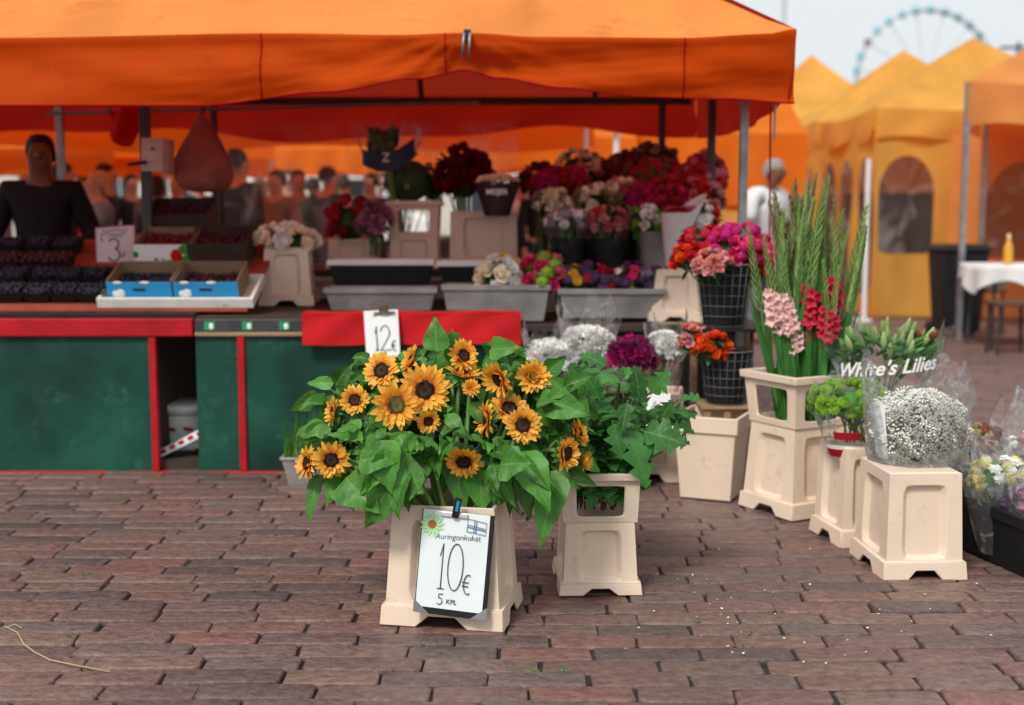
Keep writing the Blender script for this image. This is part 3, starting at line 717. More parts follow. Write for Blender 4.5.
FL = [ # px, py, radius px, dY, facing, petals, disc, label
 (382,371,23,-.02,(-.35,-1,.40),1,0,'big sunflower at the upper left of the bunch, just below the small white price card'),
 (412,361,18,.02,(-1,-.30,.45),2,0,'sunflower seen edge-on at the top of the bunch, between the card and the upright leaf'),
 (425,390,24,-.08,(.02,-1,.18),0,0,'large dark-eyed sunflower facing straight out, above the greenish-eyed one'),
 (396,405,23,-.12,(.15,-1,.05),0,1,'sunflower with a greenish grey eye instead of a dark one'),
 (428,421,13,-.12,(.25,-1,-.15),2,0,'small half-open sunflower right below the large dark-eyed one'),
 (463,356,17,.02,(.45,-.75,.35),2,0,'small sunflower at the very top of the bunch, right of the upright leaf'),
 (463,375,18,.0,(.25,-.25,1),1,0,'sunflower facing the sky so only its rim of petals shows'),
 (499,379,18,-.04,(-.75,-.75,-.35),2,0,'sunflower turned down to the left, under the green bud at the upper right'),
 (533,377,17,-.02,(.15,-1,.3),3,0,'sunflower with closed-up petals and no dark eye at the upper right of the bunch'),
 (509,409,21,-.03,(.25,-.65,.75),1,0,'sunflower tipped upward behind the dark-eyed one on the right'),
 (523,425,20,-.12,(.0,-1,.12),0,0,'dark-eyed sunflower facing out on the right side of the bunch'),
 (487,419,18,-.06,(-.95,-.4,.1),2,0,'sunflower in profile facing left, in the middle of the right half'),
 (464,461,20,-.16,(-.05,-.9,-.5),1,0,'drooping sunflower low in the middle, right above the price board'),
 (331,460,19,-.08,(.15,-1,.12),0,0,'dark-eyed sunflower at the far left, facing out above the hanging leaves'),
 (308,463,18,-.04,(-.85,-.6,.2),1,0,'sunflower at the very left edge, turned away to the left'),
 (355,400,16,-.02,(-.1,-1,.25),1,0,'sunflower half covered by a leaf on the left shoulder of the bunch'),
 (334,411,15,.02,(-.95,-.45,.2),2,0,'profile sunflower facing left on the left shoulder of the bunch'),
 (566,453,19,-.10,(.75,-.65,.05),2,0,'sunflower turned right at the lower right edge of the bunch'),
 (578,433,15,-.04,(.9,-.4,.4),2,0,'small sunflower above the one at the lower right edge'),
 (584,460,12,-.02,(1,-.35,-.1),3,0,'smallest sunflower, lowest at the right edge, seen from its side'),
 (471,388,9,-.06,(.1,-1,.3),3,0,'unopened sunflower bud showing a tuft of yellow between the upper heads')]
SUNS = []
for (px, py, rp, dY, fd, pi, di, lab) in FL:
    pos = P(px, py, 3.83+dY); s = (1.12 if py != 371 else 1.0)*rp*pos.y/F/.078; fd = Vector(fd).normalized(); ax = .0 if pi != 3 else 1
    o = thing('sunflower', lab, 'sunflower', pos, 0, 'cut sunflowers in the front bucket')
    roll = rnd(0, 6.28); M = zframe((0, 0, 0), fd, roll, s)
    link('petals', petals_mesh((-1, 0, 1, 3)[pi]), o, M)
    if pi != 3: link('disc', DM[di], o, M)
    link('bracts', BM[random.randint(0, 1)], o, M)
    st = pos-fd*.03*s
    base = BC+Vector((rnd(-.09, .09), rnd(-.06, .06), .14)); rimp = BC+Vector(((pos.x-BC.x)*.34, -.06+(pos.y-BC.y)*.3, .36))
    m = MB(); pth = bez(st, st-fd*.12+Vector((0, 0, .02)), rimp+Vector(((pos.x-BC.x)*.5, 0, .14)), rimp, 12)+[base]
    m.tube(pth, [.007]*12+[.0095, .010], 7); part('stem', m, STEM, o, 180)
    SUNS.append((o, pos, MB()))
def near_sun(p): return min(SUNS, key=lambda q: (q[1]-p).length)
# big named leaves: base px -> tip px, width px, Y of base and tip
BIG = [(437,352,434,319,24,3.80,3.84,.1),(408,452,374,530,50,3.62,3.62,.5),(436,432,428,503,52,3.60,3.56,.45),(345,478,372,520,40,3.66,3.62,.5),(318,474,311,522,15,3.72,3.70,.3),(333,476,330,508,11,3.72,3.70,.3),
 (556,470,543,546,32,3.70,3.66,.3),(520,452,545,512,34,3.64,3.60,.4),(535,425,566,462,44,3.68,3.62,.5),(545,400,585,428,30,3.74,3.70,.4),(480,470,482,512,36,3.58,3.56,.3),(560,455,580,505,34,3.70,3.66,.4),
 (452,440,462,516,30,3.66,3.62,.3),(395,428,350,452,34,3.64,3.60,.3),(380,440,388,492,36,3.62,3.60,.5),(500,440,520,470,30,3.62,3.58,.4),(350,425,322,442,24,3.72,3.68,.3),(360,455,392,475,34,3.60,3.60,.4),
 (440,400,470,432,30,3.64,3.60,.4),(455,395,480,405,22,3.66,3.62,.3),(385,395,362,425,26,3.70,3.66,.4),(415,425,455,445,30,3.62,3.58,.5),(500,465,530,478,32,3.6,3.56,.5),(425,350,452,362,20,3.76,3.70,.2),(405,480,420,505,26,3.64,3.60,.3),(540,470,572,498,32,3.70,3.66,.4),(345,420,365,432,24,3.68,3.62,.4),(490,350,520,362,22,3.78,3.74,.4),(470,340,455,352,16,3.78,3.72,.3)]
HEADPX = [(px, py, rp, p.y) for (px, py, rp, *_), (o, p, m) in zip(FL, SUNS)]
HEADPX.append((384, 333, 24, 9))
def covers(V, grow=1.0):
    """True when any of these world points would lie in front of a flower head"""
    for q in V:
        x, y = proj(q)
        for (px, py, rp, yy) in HEADPX:
            if q[1] < yy+.035 and (x-px)**2+(y-py)**2 < (rp*grow)**2: return True
    return False
def world(V, M): A = np.array(M); return np.asarray(V) @ A[:3, :3].T + A[:3, 3]
for (ax, ay, bx_, by, wd, ya, yb, fo) in BIG:
    for tr in range(6):
        a, b = P(ax, ay, ya+.03*tr), P(bx_, by, yb+.03*tr); d = b-a; L = d.length*1.06
        up = Vector((rnd(-.35, .35), -1, .45)); o, p, m = near_sun((a+b)/2)
        V, Fc, uv = blade(L, wd*ya/F*1.12, heart, bend=.35, fold=fo, n=12, wav=.06, curl=.15, twist=rnd(-.3, .3)); M = frame(a, d+Vector((0, -.02, .05)), up)
        if not covers(world(V, M), .85): m.add(V, Fc, M, uv); break
DC = Vector((-.20, 3.86, .60)); made = 0; tries = 0
while made < 430 and tries < 6000:
    tries += 1
    q = rnd(-.15, 1.15)*math.pi; e = math.asin(rnd(-.6, 1)); rr = rnd(.55, 1.0)
    d = Vector((math.cos(q)*math.cos(e), -abs(math.sin(q)*math.cos(e)) if rnd(0, 1) < .8 else .6*math.sin(q), math.sin(e)))
    wz = .22 if d.z > 0 else .20
    p = DC+Vector((d.x*.40*rr, d.y*.25*rr, d.z*wz*rr))
    if p.z < .42 and abs(p.x-B1.x) < .22: continue
    L = rnd(.045, .115)
    out = Vector((d.x*.7+rnd(-.7, .7), d.y*.7+rnd(-.4, .2), -.45+rnd(-.45, .75))); up = Vector((d.x*.4, -.8, .8))+Vector((rnd(-.7, .7), rnd(-.4, .4), rnd(-.3, .4)))
    V, Fc, uv = blade(L, L*rnd(.42, .68), heart, bend=rnd(.1, 1.6), fold=rnd(.1, .8), n=9, wav=rnd(.03, .10), curl=rnd(-.2, .5), twist=rnd(-.9, .9)); M = frame(p, out, up)
    if covers(world(V, M), 1.0): continue
    near_sun(p)[2].add(V, Fc, M, uv); made += 1
for k in range(80):                                              # leaves hanging over the rim
    ax, ay = rnd(335, 572), rnd(430, 474); ln = rnd(28, 62); ang = (ax-455)/170+rnd(-.35, .35); tx, ty = ax+ln*math.sin(ang), ay+ln*math.cos(ang)
    if 418 < tx < 505 and ty > 506: continue
    if ((tx-450)/160)**2 < .35 and ty > 520: continue
    y = rnd(3.58, 3.72); a, b = P(ax, ay, y+.05), P(tx, ty, y); d = b-a
    V, Fc, uv = blade(d.length*1.1, d.length*rnd(.38, .62), heart, bend=rnd(.2, .9), fold=rnd(.2, .7), n=11, wav=rnd(.03, .08), curl=rnd(0, .4), twist=rnd(-.6, .6)); M = frame(a, d+Vector((0, -.03, .03)), (rnd(-.5, .5), -1, .4))
    if not covers(world(V, M), 1.0): near_sun(a)[2].add(V, Fc, M, uv)
made = 0
while made < 420:                                                # leaves deeper inside the bunch
    p = P(rnd(318, 582), rnd(345, 500), rnd(3.84, 4.04)); ex = (proj(p)[0]-450)/140; ey = (proj(p)[1]-428)/85
    if ex*ex+ey*ey > 1 or (p.z < .43 and abs(p.x-B1.x) < .3): continue
    L = rnd(.06, .12); V, Fc, uv = blade(L, L*rnd(.45, .68), heart, bend=rnd(.1, 1.5), fold=rnd(.1, .7), n=8, wav=rnd(.03, .09), curl=rnd(-.2, .4), twist=rnd(-.8, .8))
    M = frame(p, (rnd(-1, 1), rnd(-1, .1), rnd(-.9, .6)), (rnd(-.6, .6), -1, rnd(0, .9)))
    if covers(world(V, M), 1.0): continue
    near_sun(p)[2].add(V, Fc, M, uv); made += 1
for (o, p, m) in SUNS:
    if m.n == 0: add_leaf(m, p-Vector((0, -.03, .05)), (.3, -.3, -.5), (0, -1, .5), .08, .05)
    part('leaves', m, LEAF, o, 180)

# ---------------------------------------------------------------- oak branches
ob = thing('oak_branch_bunch', 'dense bunch of glossy lobed oak leaves in the collared bucket right of the sunflowers', 'branches', B2+Vector((0, 0, .25)))
m = MB(); s_ = MB(); OC = P(618, 425, 4.22)
for k in range(40):
    tip = OC+Vector((rnd(-.26, .20), rnd(-.16, .16), rnd(-.06, .19))); b = B2+Vector((rnd(-.07, .07), rnd(-.07, .07), .26))
    pth = bez(b, b+Vector((0, 0, .12)), (b+tip)/2+Vector((0, 0, .06)), tip, 8); s_.tube(pth, .0035, 5)
    for j in range(7):
        p = pth[2+j]; q = rnd(0, 6.28); L = rnd(.085, .15)
        add_leaf(m, p, (math.cos(q), math.sin(q)-.5, rnd(-.5, .6)), (rnd(-.3, .3), -.6, 1), L, L*rnd(.75, .95), oakw, bend=rnd(.1, .9), fold=rnd(.05, .4), n=22, wav=.03)
for (ax, ay, tx, ty, wd, y) in ((640,430,685,442,56,4.0),(628,424,648,486,42,3.98),(640,402,636,368,32,4.05),(600,400,585,372,34,4.05),(612,420,622,458,30,3.98),(585,395,572,365,36,4.1),(590,440,575,470,36,4.0),(650,395,668,372,30,4.05),(628,400,622,432,28,3.97),(560,390,545,368,30,4.1),(660,420,672,402,28,4.02),(605,480,612,505,26,4.06),(595,485,590,508,24,4.07),(622,482,628,502,22,4.07)):
    a, b = P(ax, ay, y), P(tx, ty, y-.03); d = b-a
    V, Fc, uv = blade(d.length*1.05, wd*y/F, oakw, bend=.3, fold=.2, n=30, wav=.02); m.add(V, Fc, frame(a, d, (rnd(-.3, .3), -1, .6)), uv)
part('leaves', m, OAKL, ob, 180); part('branches', s_, pm('bark_twig', (.10, .07, .04), .7, .2, 30), ob, 180)

# ---------------------------------------------------------------- gladioli
GLB = pm('gladiolus_leaf', (.06, .20, .045), .45, .2, 16, trans=.2, island=.3, stretch=(8, 8, 1))
GBUD = pm('gladiolus_bud', (.26, .38, .12), .5, .2, 25, trans=.2, island=.25); GBUR = pm('reddish_gladiolus_bud', (.24, .17, .10), .5, .25, 25, trans=.2, island=.3)
PKG = pm('pale_pink_gladiolus', (.84, .56, .52), .6, .08, 20, trans=.35, island=.12); RDG = pm('crimson_gladiolus', (.52, .015, .05), .55, .12, 20, trans=.3, island=.25)
def glad_proto(kind, k):
    H_ = [.95, .88, 1.0][k % 3]; lean = rnd(-.03, .03)
    pth = bez((0,0,0), (0,0,H_*.4), (lean,0,H_*.8), (lean+[.0,.05,-.05][k % 3],-.02,H_), 14); parts = []
    m = MB(); m.tube(pth, [.006]*8+[.005]*4+[.003]*3, 6); parts.append(('stem', m, STEM))
    b = MB(); fl = MB()
    nb = 22
    for j in range(nb):
        t = .48+.52*j/nb; f = t*14; i = min(13, int(f)); p = pth[i].lerp(pth[i+1], f-i); sd = 1 if j % 2 else -1; s = 1.15-.75*(j/nb)
        d = Vector((sd*.20, -.08, 1))
        if kind != 'green' and j < 7:
            for r in range(2):
                petal_ring_to(fl, p+Vector((sd*.014, -.022, .0)), Vector((sd*.6, -1, .35)), .040*s*rnd(.8, 1.1), r)
        V, Fc, uv = blade(.080*s, .021*s, lance, bend=-.25, fold=.9, n=4, m=1); b.add(V, Fc, frame(p, d, (-sd, 0, .3)), uv)
        V, Fc, uv = blade(.080*s, .021*s, lance, bend=.25, fold=-.9, n=4, m=1); b.add(V, Fc, frame(p, d, (-sd, 0, .3)), uv)
    parts.append(('buds', b, GBUR if kind == 'dark' else GBUD))
    if kind in ('pink', 'red'): parts.append(('blossoms', fl, PKG if kind == 'pink' else RDG))
    for j in range(6):
        l = MB(); a = rnd(0, 6.28); dx, dy = math.cos(a)*rnd(.02, .09), math.sin(a)*rnd(.02, .06); h = H_*rnd(.55, .82); V = []
        for i in range(8):
            t = i/7; ww = .018*(1-t**3); V += [(dx*t*t-ww*math.sin(a), dy*t*t+ww*math.cos(a), h*t), (dx*t*t+ww*math.sin(a), dy*t*t-ww*math.cos(a), h*t)]
        l.add(V, [(2*i, 2*i+1, 2*i+3, 2*i+2) for i in range(7)]); parts.append(('leaf_blade', l, GLB))
    return [(n_, q.mesh(n_, mt, 180)) for n_, q, mt in parts]
def petal_ring_to(m, pos, n, L, r):
    M = zframe(pos, n, rnd(0, 6))
    for k in range(5):
        q = 2*math.pi*k/5+r*.6; ti = .55+r*.4
        V, Fc, uv = blade(L, L*.75, lance, bend=.9, fold=.2, n=3, m=1)
        d = (math.cos(q)*math.cos(ti), math.sin(q)*math.cos(ti), math.sin(ti)); u = (-math.cos(q)*math.sin(ti), -math.sin(q)*math.sin(ti), math.cos(ti))
        m.add(V, Fc, M @ frame((0,0,0), d, u), uv)
GP = {k: [glad_proto(k, i) for i in range(3)] for k in ('green', 'dark', 'pink', 'red')}
GLAB = {'green': 'pale green closed gladiolus spike standing in the collared beige bucket', 'dark': 'brownish green closed gladiolus spike standing in the collared beige bucket', 'pink': 'gladiolus with pale pink blossoms standing in the collared beige bucket', 'red': 'gladiolus with crimson blossoms standing in the collared beige bucket'}
GS = [('pink',757,315),('pink',766,320),('pink',774,305),('pink',783,318),('pink',790,312),('red',800,318),('red',808,308),('red',816,322),('red',824,316),('red',832,310),('red',805,332),('red',838,322)]
for k in range(46): GS.append((('green', 'green', 'dark')[k % 3], rnd(750, 866) if k > 5 else rnd(752, 800), 0))
for i, (kd, px, py) in enumerate(GS):
    t = (px-795)/60; b = B3+Vector((t*.11+rnd(-.02, .02), rnd(-.10, .12) if kd in ('green', 'dark') else rnd(-.14, -.06), .385)); tipx = X(px, b.y)-b.x
    lean = math.atan2(tipx*(1.2 if kd in ('green', 'dark') else .8), .75)
    o = thing('gladiolus', GLAB[kd], 'gladiolus', b, 0, 'gladioli in the tall collared bucket')
    o.rotation_euler = (rnd(-.05, .06), lean+rnd(-.04, .04), rnd(-.4, .4) if kd in ('pink', 'red') else rnd(0, 6))
    sc_ = rnd(.82, 1.04) if kd in ('green', 'dark') else rnd(.60, .92); o.scale = (sc_,)*3
    for (n_, me) in GP[kd][i % 3]: link(n_, me, o)

# ---------------------------------------------------------------- flower heads shared by the bunches
def col(name, c, trans=.25, island=.18, rough=.6): return pm(name, c, rough, .12, 20, .1, 80, trans, None, island)
round_w = lambda t: math.sin(math.pi*min(1, .15+.80*t))**.6
def rose_mesh(mat, open_=1.):
    m = MB()
    for (n, r0, L, W, ti, z) in ((5, .010, .034, .040, .75*open_, -.012), (5, .008, .032, .036, 1.0, -.006), (4, .005, .028, .028, 1.2, 0), (3, .003, .024, .02, 1.35, .004)):
        petal_ring(m, n, r0, L, W, ti, .12, z, round_w, -.7 if ti > .9 else .5, 4, .45)
    m.blob((0, 0, .010), (.013, .013, .015), seg=8, rings=5)
    return m.mesh('flower_head', mat, 180)
def mum_mesh(mat):
    m = MB()
    for (n, r0, L, W, ti) in ((17, .008, .026, .012, .05), (15, .007, .025, .012, .45), (13, .005, .023, .011, .8), (9, .003, .021, .008, 1.15), (5, .001, .018, .007, 1.4)):
        petal_ring(m, n, r0, L, W, ti, .15, 0, round_w, -.9, 3, .5)
    return m.mesh('flower_head', mat, 180)
def daisy_mesh(mat):
    m = MB(); petal_ring(m, 12, .006, .024, .012, .15, .15, 0, round_w, .4, 3); petal_ring(m, 10, .005, .018, .010, .5, .15, .002, round_w, .2, 3); m.blob((0, 0, .003), (.008, .008, .006))
    return m.mesh('flower_head', mat, 180)
def floret_mesh(mat, R_=.028, n=36, s=.0105):
    m = MB(); m.blob((0, 0, -.002), (R_*.86, R_*.86, R_*.86), seg=8, rings=5)
    for k in range(n):
        z = 1-1.3*(k+.5)/n; q = k*2.4; r = math.sqrt(max(0, 1-z*z)); d = Vector((r*math.cos(q), r*math.sin(q), z)); M = zframe(d*R_*rnd(.8, 1.1), d, rnd(0, 6))
        for j in range(4):
            a = j*1.5708; V, Fc, uv = blade(s, s*.9, round_w, bend=.3, fold=.1, n=2, m=1); m.add(V, Fc, M @ frame((0,0,0), (math.cos(a), math.sin(a), .3), (0,0,1)), uv)
    return m.mesh('flower_head', mat, 180)
def button_mesh(mat):
    m = MB()
    for k in range(60):
        z = 1-1.1*(k+.5)/60; q = k*2.4; r = math.sqrt(max(0, 1-z*z)); d = Vector((r*math.cos(q), r*math.sin(q), z)); V, Fc, uv = blade(.009, .005, round_w, bend=.2, fold=.3, n=2, m=1)
        m.add(V, Fc, frame(d*.013, d+Vector((rnd(-.3, .3), rnd(-.3, .3), .1)), (0, 0, 1)), uv)
    m.blob((0, 0, 0), (.014, .014, .012)); return m.mesh('flower_head', mat, 180)
C = dict(dred=(.17, .005, .012), red=(.60, .014, .02), crim=(.48, .012, .035), cream=(.92, .85, .68), olive=(.36, .30, .15), white=(.90, .90, .88), mag=(.55, .016, .18), purple=(.20, .015, .085), pink=(.75, .16, .24), hot=(.70, .03, .16), salmon=(.78, .27, .24), rosy=(.78, .36, .36), orange=(.80, .09, .01), yellow=(.80, .62, .10), lemon=(.80, .74, .30), gold=(.66, .36, .03), lilac=(.40, .36, .46), green=(.26, .46, .04), brown=(.22, .06, .035), violet=(.10, .05, .13), mauve=(.45, .2, .3))
CM = {k: col(k+'_petal', v, .12 if k in ('white', 'cream') else .25) for k, v in C.items()}
HD = {}
def head(kind, c):
    if (kind, c) not in HD: HD[(kind, c)] = [dict(rose=rose_mesh, mum=mum_mesh, daisy=daisy_mesh, floret=floret_mesh, button=button_mesh)[kind](CM[c]) for _ in range(2)]
    return random.choice(HD[(kind, c)])
def bunch(name, label, cat, c, r, heads, n, s=1., fol=DULLF, nfol=60, foll=.07, stems=0, stem_to=None, sleeve=None, group=None, smat=None, zmin=-.4, front=.45, keep=.0):
    """flower bunch: heads over the upper front of an ellipsoid, foliage inside, stems down, optional clear sleeve (r_bottom, r_top, z_bottom, z_top)"""
    c = Vector(c); o = thing(name, label, cat, c, 0, group)
    N_ = n; k = 0; tries = 0; used = []; gap = 1.45*math.sqrt(1/N_)
    while k < N_ and tries < 5000:
        tries += 1
        z = rnd(-1, 1); q = rnd(0, 6.2832); rr = math.sqrt(1-z*z); d = Vector((rr*math.cos(q), rr*math.sin(q), z))
        if d.z < zmin or d.y > front: continue
        if any((d-e).length < gap for e in used):
            gap *= .998; continue
        used.append(d)
        f = rnd(.9, 1.06); kd, cl = random.choice(heads); p = Vector((d.x*r[0]*f, d.y*r[1]*f, d.z*r[2]*f))
        nn = Vector((d.x/r[0]*r[2], d.y/r[1]*r[2]-.15, d.z+.35))+Vector((rnd(-.25, .25), rnd(-.25, .25), rnd(-.1, .2)))
        link('flower_head', head(kd, cl), o, zframe(p, nn, rnd(0, 6), s*rnd(.85, 1.15))); k += 1
    if nfol:
        m = MB(); m.blob(c+Vector((0, 0, -.1*r[2])), (r[0]*.72, r[1]*.72, r[2]*.72), seg=10, rings=7)
        for _ in range(nfol):
            q = rnd(0, 6.28); z = rnd(-1, .75); rr = math.sqrt(1-z*z); d = Vector((rr*math.cos(q), rr*math.sin(q), z)); f = rnd(.35, .80)
            L = foll*rnd(.6, 1.1); add_leaf(m, c+Vector((d.x*r[0]*f, d.y*r[1]*f, d.z*r[2]*f)), (d.x+rnd(-.4, .4), d.y+rnd(-.4, .4), d.z*.5+rnd(-.3, .7)), (0, -.5, 1), L, L*.45, lance, bend=rnd(0, .9), fold=.3, n=5)
        part('foliage', m, fol, o, 180)
    if stem_to is not None:
        m = MB(); b = Vector(stem_to)
        for _ in range(stems or 14):
            q = rnd(0, 6.28); f = rnd(0, .8); t = c+Vector((math.cos(q)*r[0]*f, math.sin(q)*r[1]*f, -.1*r[2])); e = b+Vector((rnd(-.035, .035), rnd(-.03, .03), 0)); m.tube(bez(t, t-Vector((0,0,.05)), e+Vector((0,0,.08)), e, 5), .0032, 5)
        part('stems', m, STEM, o, 180)
    if sleeve:
        rb, rt, z0, z1 = sleeve[:4]; sq = sleeve[4] if len(sleeve) > 4 else 1.; m = MB(); n_ = 60; V = []; Fc = []; nr = 12; ph = rnd(0, 6)
        for j in range(nr+1):
            t = j/nr; z = z0+(z1-z0)*t; R_ = rb+(rt-rb)*t**.8
            for i in range(n_):
                q = 2*math.pi*i/n_; wv = 1+.035*math.sin(9*q+ph+3*t)*(.4+t)+.05*math.sin(5*q-2*t+ph)*t+.02*math.sin(17*q+5*t)
                zz = z+(.04*math.sin(3*q+ph)+.03*math.sin(8*q+ph*2))*t**3*(z1-z0)/.3
                V.append((c.x+R_*wv*math.cos(q), c.y+R_*wv*math.sin(q)*sq, zz))
        for j in range(nr):
            for i in range(n_): Fc.append((j*n_+i, j*n_+(i+1) % n_, (j+1)*n_+(i+1) % n_, (j+1)*n_+i))
        m.add(V, Fc); part('sleeve', m, smat or CELLO, o, 180)
    return o
def PB(px, py, Y): return P(px, py, Y)
U = lambda px, Y: px*Y/F   # pixel count to metres at that distance
# ---------------------------------------------------------------- bunches at the front right
def pail_under(c, h, r=.11, label='', mat=BLACK):
    o = thing('flower_pail', label, 'pail', (c.x, c.y, 0), 0, 'dark flower pails'); m = MB()
    m.lathe([(0, .003), (r*.8, .003), (r, h-.02), (r+.008, h-.02), (r+.008, h), (r-.006, h), (r*.8-.006, .012), (0, .012)], 24); part('body', m, mat, o, 40, local=True); return o
FY = 5.62
for (px, py, rx, rz, kd, lab, sl, hs_) in (
  (550, 353, 24, 17, [('mum', 'white')], 'white chrysanthemums, the left and lower of the two white bunches in clear wrap', True, 1.05),
  (588, 343, 27, 20, [('mum', 'white')], 'white chrysanthemums in a tall clear wrap, left of the purple bunch', True, 1.05),
  (632, 349, 26, 15, [('mum', 'purple'), ('mum', 'purple'), ('mum', 'mag')], 'purple chrysanthemums between the white wrapped bunches', False, 1.15),
  (666, 343, 18, 16, [('mum', 'white'), ('daisy', 'white')], 'white chrysanthemums in clear wrap on the half hidden bucket, right of the purple bunch', True, 1.0)):
    y = FY+(.05 if px == 588 else 0); c = P(px, py+6, y); rx_, rz_ = U(rx, y), U(rz, y)
    pz = .41 if px == 666 else .40
    b = Vector((c.x, y, .3))
    if px == 666: b = B6+Vector((-.03, .1, .3))
    bunch('chrysanthemum_bunch', lab, 'flower bunch', c, (rx_, rx_*.8, rz_), kd, 56 if rx > 20 else 34, hs_, DULLF, 40, .06, 16, b, (rx_*.7, rx_*1.18, c.z-.2, c.z+rz_+(.10 if px == 588 else .05)) if sl else None, smat=CELLOM)
    if px != 666: pail_under(Vector((c.x, y, 0)), .42, .10, {550: 'dark pail under the left bunch of white chrysanthemums', 588: 'dark pail under the tall wrapped white chrysanthemums', 632: 'dark pail under the purple chrysanthemums'}[px])
def bz(z): return None
for (px, py, rx, rz, kd, n, s, lab, dy) in (
  (737, 247, 32, 24, [('floret', 'hot'), ('floret', 'mag'), ('rose', 'hot')], 34, 1.0, 'hot pink and crimson flowers crowning the upper black wire basket', .02),
  (755, 262, 18, 18, [('rose', 'red'), ('rose', 'crim')], 14, .9, 'red roses at the right rim of the upper black wire basket', .0),
  (690, 256, 17, 14, [('rose', 'orange'), ('rose', 'red')], 16, .85, 'orange flowers hanging over the left rim of the upper black wire basket', -.04),
  (705, 238, 22, 14, [('floret', 'crim'), ('rose', 'crim')], 16, .9, 'dark crimson flowers at the back left of the upper black wire basket', .06),
  (712, 262, 18, 15, [('rose', 'rosy'), ('rose', 'salmon')], 18, .8, 'pale pink roses at the front of the upper black wire basket', -.12),
  (693, 336, 13, 16, [('rose', 'rosy'), ('rose', 'salmon')], 15, .75, 'pale pink roses leaning out of the lower black wire basket', -.07),
  (712, 344, 18, 15, [('rose', 'orange')], 16, .85, 'bright orange roses in the lower black wire basket', -.1)):
    y = Yb+dy; c = P(px, py+4, y); low = py > 300
    bunch('rose_bunch', lab, 'flower bunch', c, (U(rx, y), U(rx, y)*.8, U(rz, y)), kd, n, s, DULLF, 36, .06, 8, Vector((X(726, Yb), Yb, Z(395 if low else 315, Yb))))
# lilies
ly = 5.0; lc = P(886, 364, ly)
lil = thing('lily_bunch', 'green lily buds in a printed clear wrap behind the button chrysanthemums', 'flower bunch', lc)
LB = pm('lily_bud', (.30, .42, .16), .45, .15, 20, trans=.2, island=.3); LBD = pm('brown_lily_tip', (.12, .06, .05), .5, .2, 20)
m = MB(); f_ = MB()
for k in range(34):
    q = rnd(0, 6.28); r = math.sqrt(rnd(0, 1)); px_ = Vector((math.cos(q)*r*.19, math.sin(q)*r*.12, .02+.09*(1-r*r)+rnd(-.02, .03))); d = Vector((math.cos(q)*r*.6, -.25, 1))
    mm = MB()
    mm.lathe([(0, 0), (.009, .012), (.013, .032), (.011, .055), (.004, .078), (0, .082)], 7); V = np.concatenate(mm.v); m.add(V, mm.f, zframe(lc+px_, d, 0, rnd(.8, 1.1)))
    for j in range(3): add_leaf(f_, lc+px_*.85+Vector((0, 0, -.03)), (math.cos(q+j)*.8, math.sin(q+j)*.8-.3, .7), (0, -.6, .6), rnd(.08, .13), .022, lance, bend=.5, fold=.3, n=5)
part('buds', m, LB, lil, 180); part('foliage', f_, FRESHF, lil, 180)
for k in range(9): 
    p = lc+Vector((rnd(.05, .19), rnd(-.08, .06), rnd(.08, .13))); link('flower_head', head('floret', 'brown'), lil, zframe(p-lc, (rnd(-.4, .4), -.3, 1), 0, .55))
m = MB()
for _ in range(14):
    q = rnd(0, 6.28); m.tube(bez(lc+Vector((math.cos(q)*.12, math.sin(q)*.08, 0)), lc+Vector((0, 0, -.1)), lc+Vector((0, .04, -.2)), lc+Vector((rnd(-.03, .03), .04+rnd(-.03, .03), -.3)), 5), .004, 5)
part('stems', m, STEM, lil, 180)
def sleeve_part(o, c, rb, rt, z0, z1, mat, sq=.7, name='sleeve', dark=None):
    m = MB(); ph = rnd(0, 6)
    def fn(u, v):
        q = 2*math.pi*u; R_ = rb+(rt-rb)*v**.8; wv = 1+.04*math.sin(9*q+ph+3*v)*(.4+v)+.05*math.sin(5*q-2*v)*v+.02*math.sin(17*q+5*v)
        return (c.x+R_*wv*math.cos(q), c.y+R_*wv*math.sin(q)*sq, z0+(z1-z0)*v+(.05*math.sin(3*q+ph)+.03*math.sin(8*q))*v**3*(z1-z0)/.3)
    m.grid(fn, 72, 14); return part(name, m, mat, o, 180)
sleeve_part(lil, lc, .14, .25, lc.z-.14, lc.z+.13, CELLO, .7)
def text_mesh(s, size, shear=0., name='lettering', ext=.0006, weight=0., space=1.):
    cu = bpy.data.curves.new('tmp', 'FONT'); cu.body = s; cu.size = size; cu.shear = shear; cu.align_x = 'CENTER'; cu.align_y = 'CENTER'; cu.extrude = ext; cu.offset = weight; cu.space_character = space
    ob_ = bpy.data.objects.new('tmp', cu); COL.objects.link(ob_); dg = bpy.context.evaluated_depsgraph_get(); me = bpy.data.meshes.new_from_object(ob_.evaluated_get(dg)); me.name = name
    bpy.data.objects.remove(ob_); bpy.data.curves.remove(cu); return me
def text_part(s, size, parent, M, mat, **k):
    me = text_mesh(s, size, **k); me.materials.clear(); me.materials.append(mat); return link('lettering', me, parent, M)
# the words follow the front of the sleeve, bent round it
me = text_mesh("White's Lilies", .078, .3, weight=.0015); V = np.empty(len(me.vertices)*3, np.float32); me.vertices.foreach_get('co', V); V = V.reshape(-1, 3)
W_ = np.empty_like(V); ang = V[:, 0]/.235-.22
W_[:, 0] = .235*np.sin(ang); W_[:, 1] = -.19*np.cos(ang)+V[:, 2]; W_[:, 2] = V[:, 1]+.02*V[:, 0]/.2+.004
me.vertices.foreach_set('co', W_.ravel()); me.update(); me.materials.clear(); me.materials.append(WHITE); link('lettering', me, lil)
bucket('flower_bucket', 'beige bucket mostly hidden behind the tiny white flowers, under the lilies', Vector((lc.x, lc.y+.06, 0)), R(12), .29, .3, .25, .25, .36, 'open')
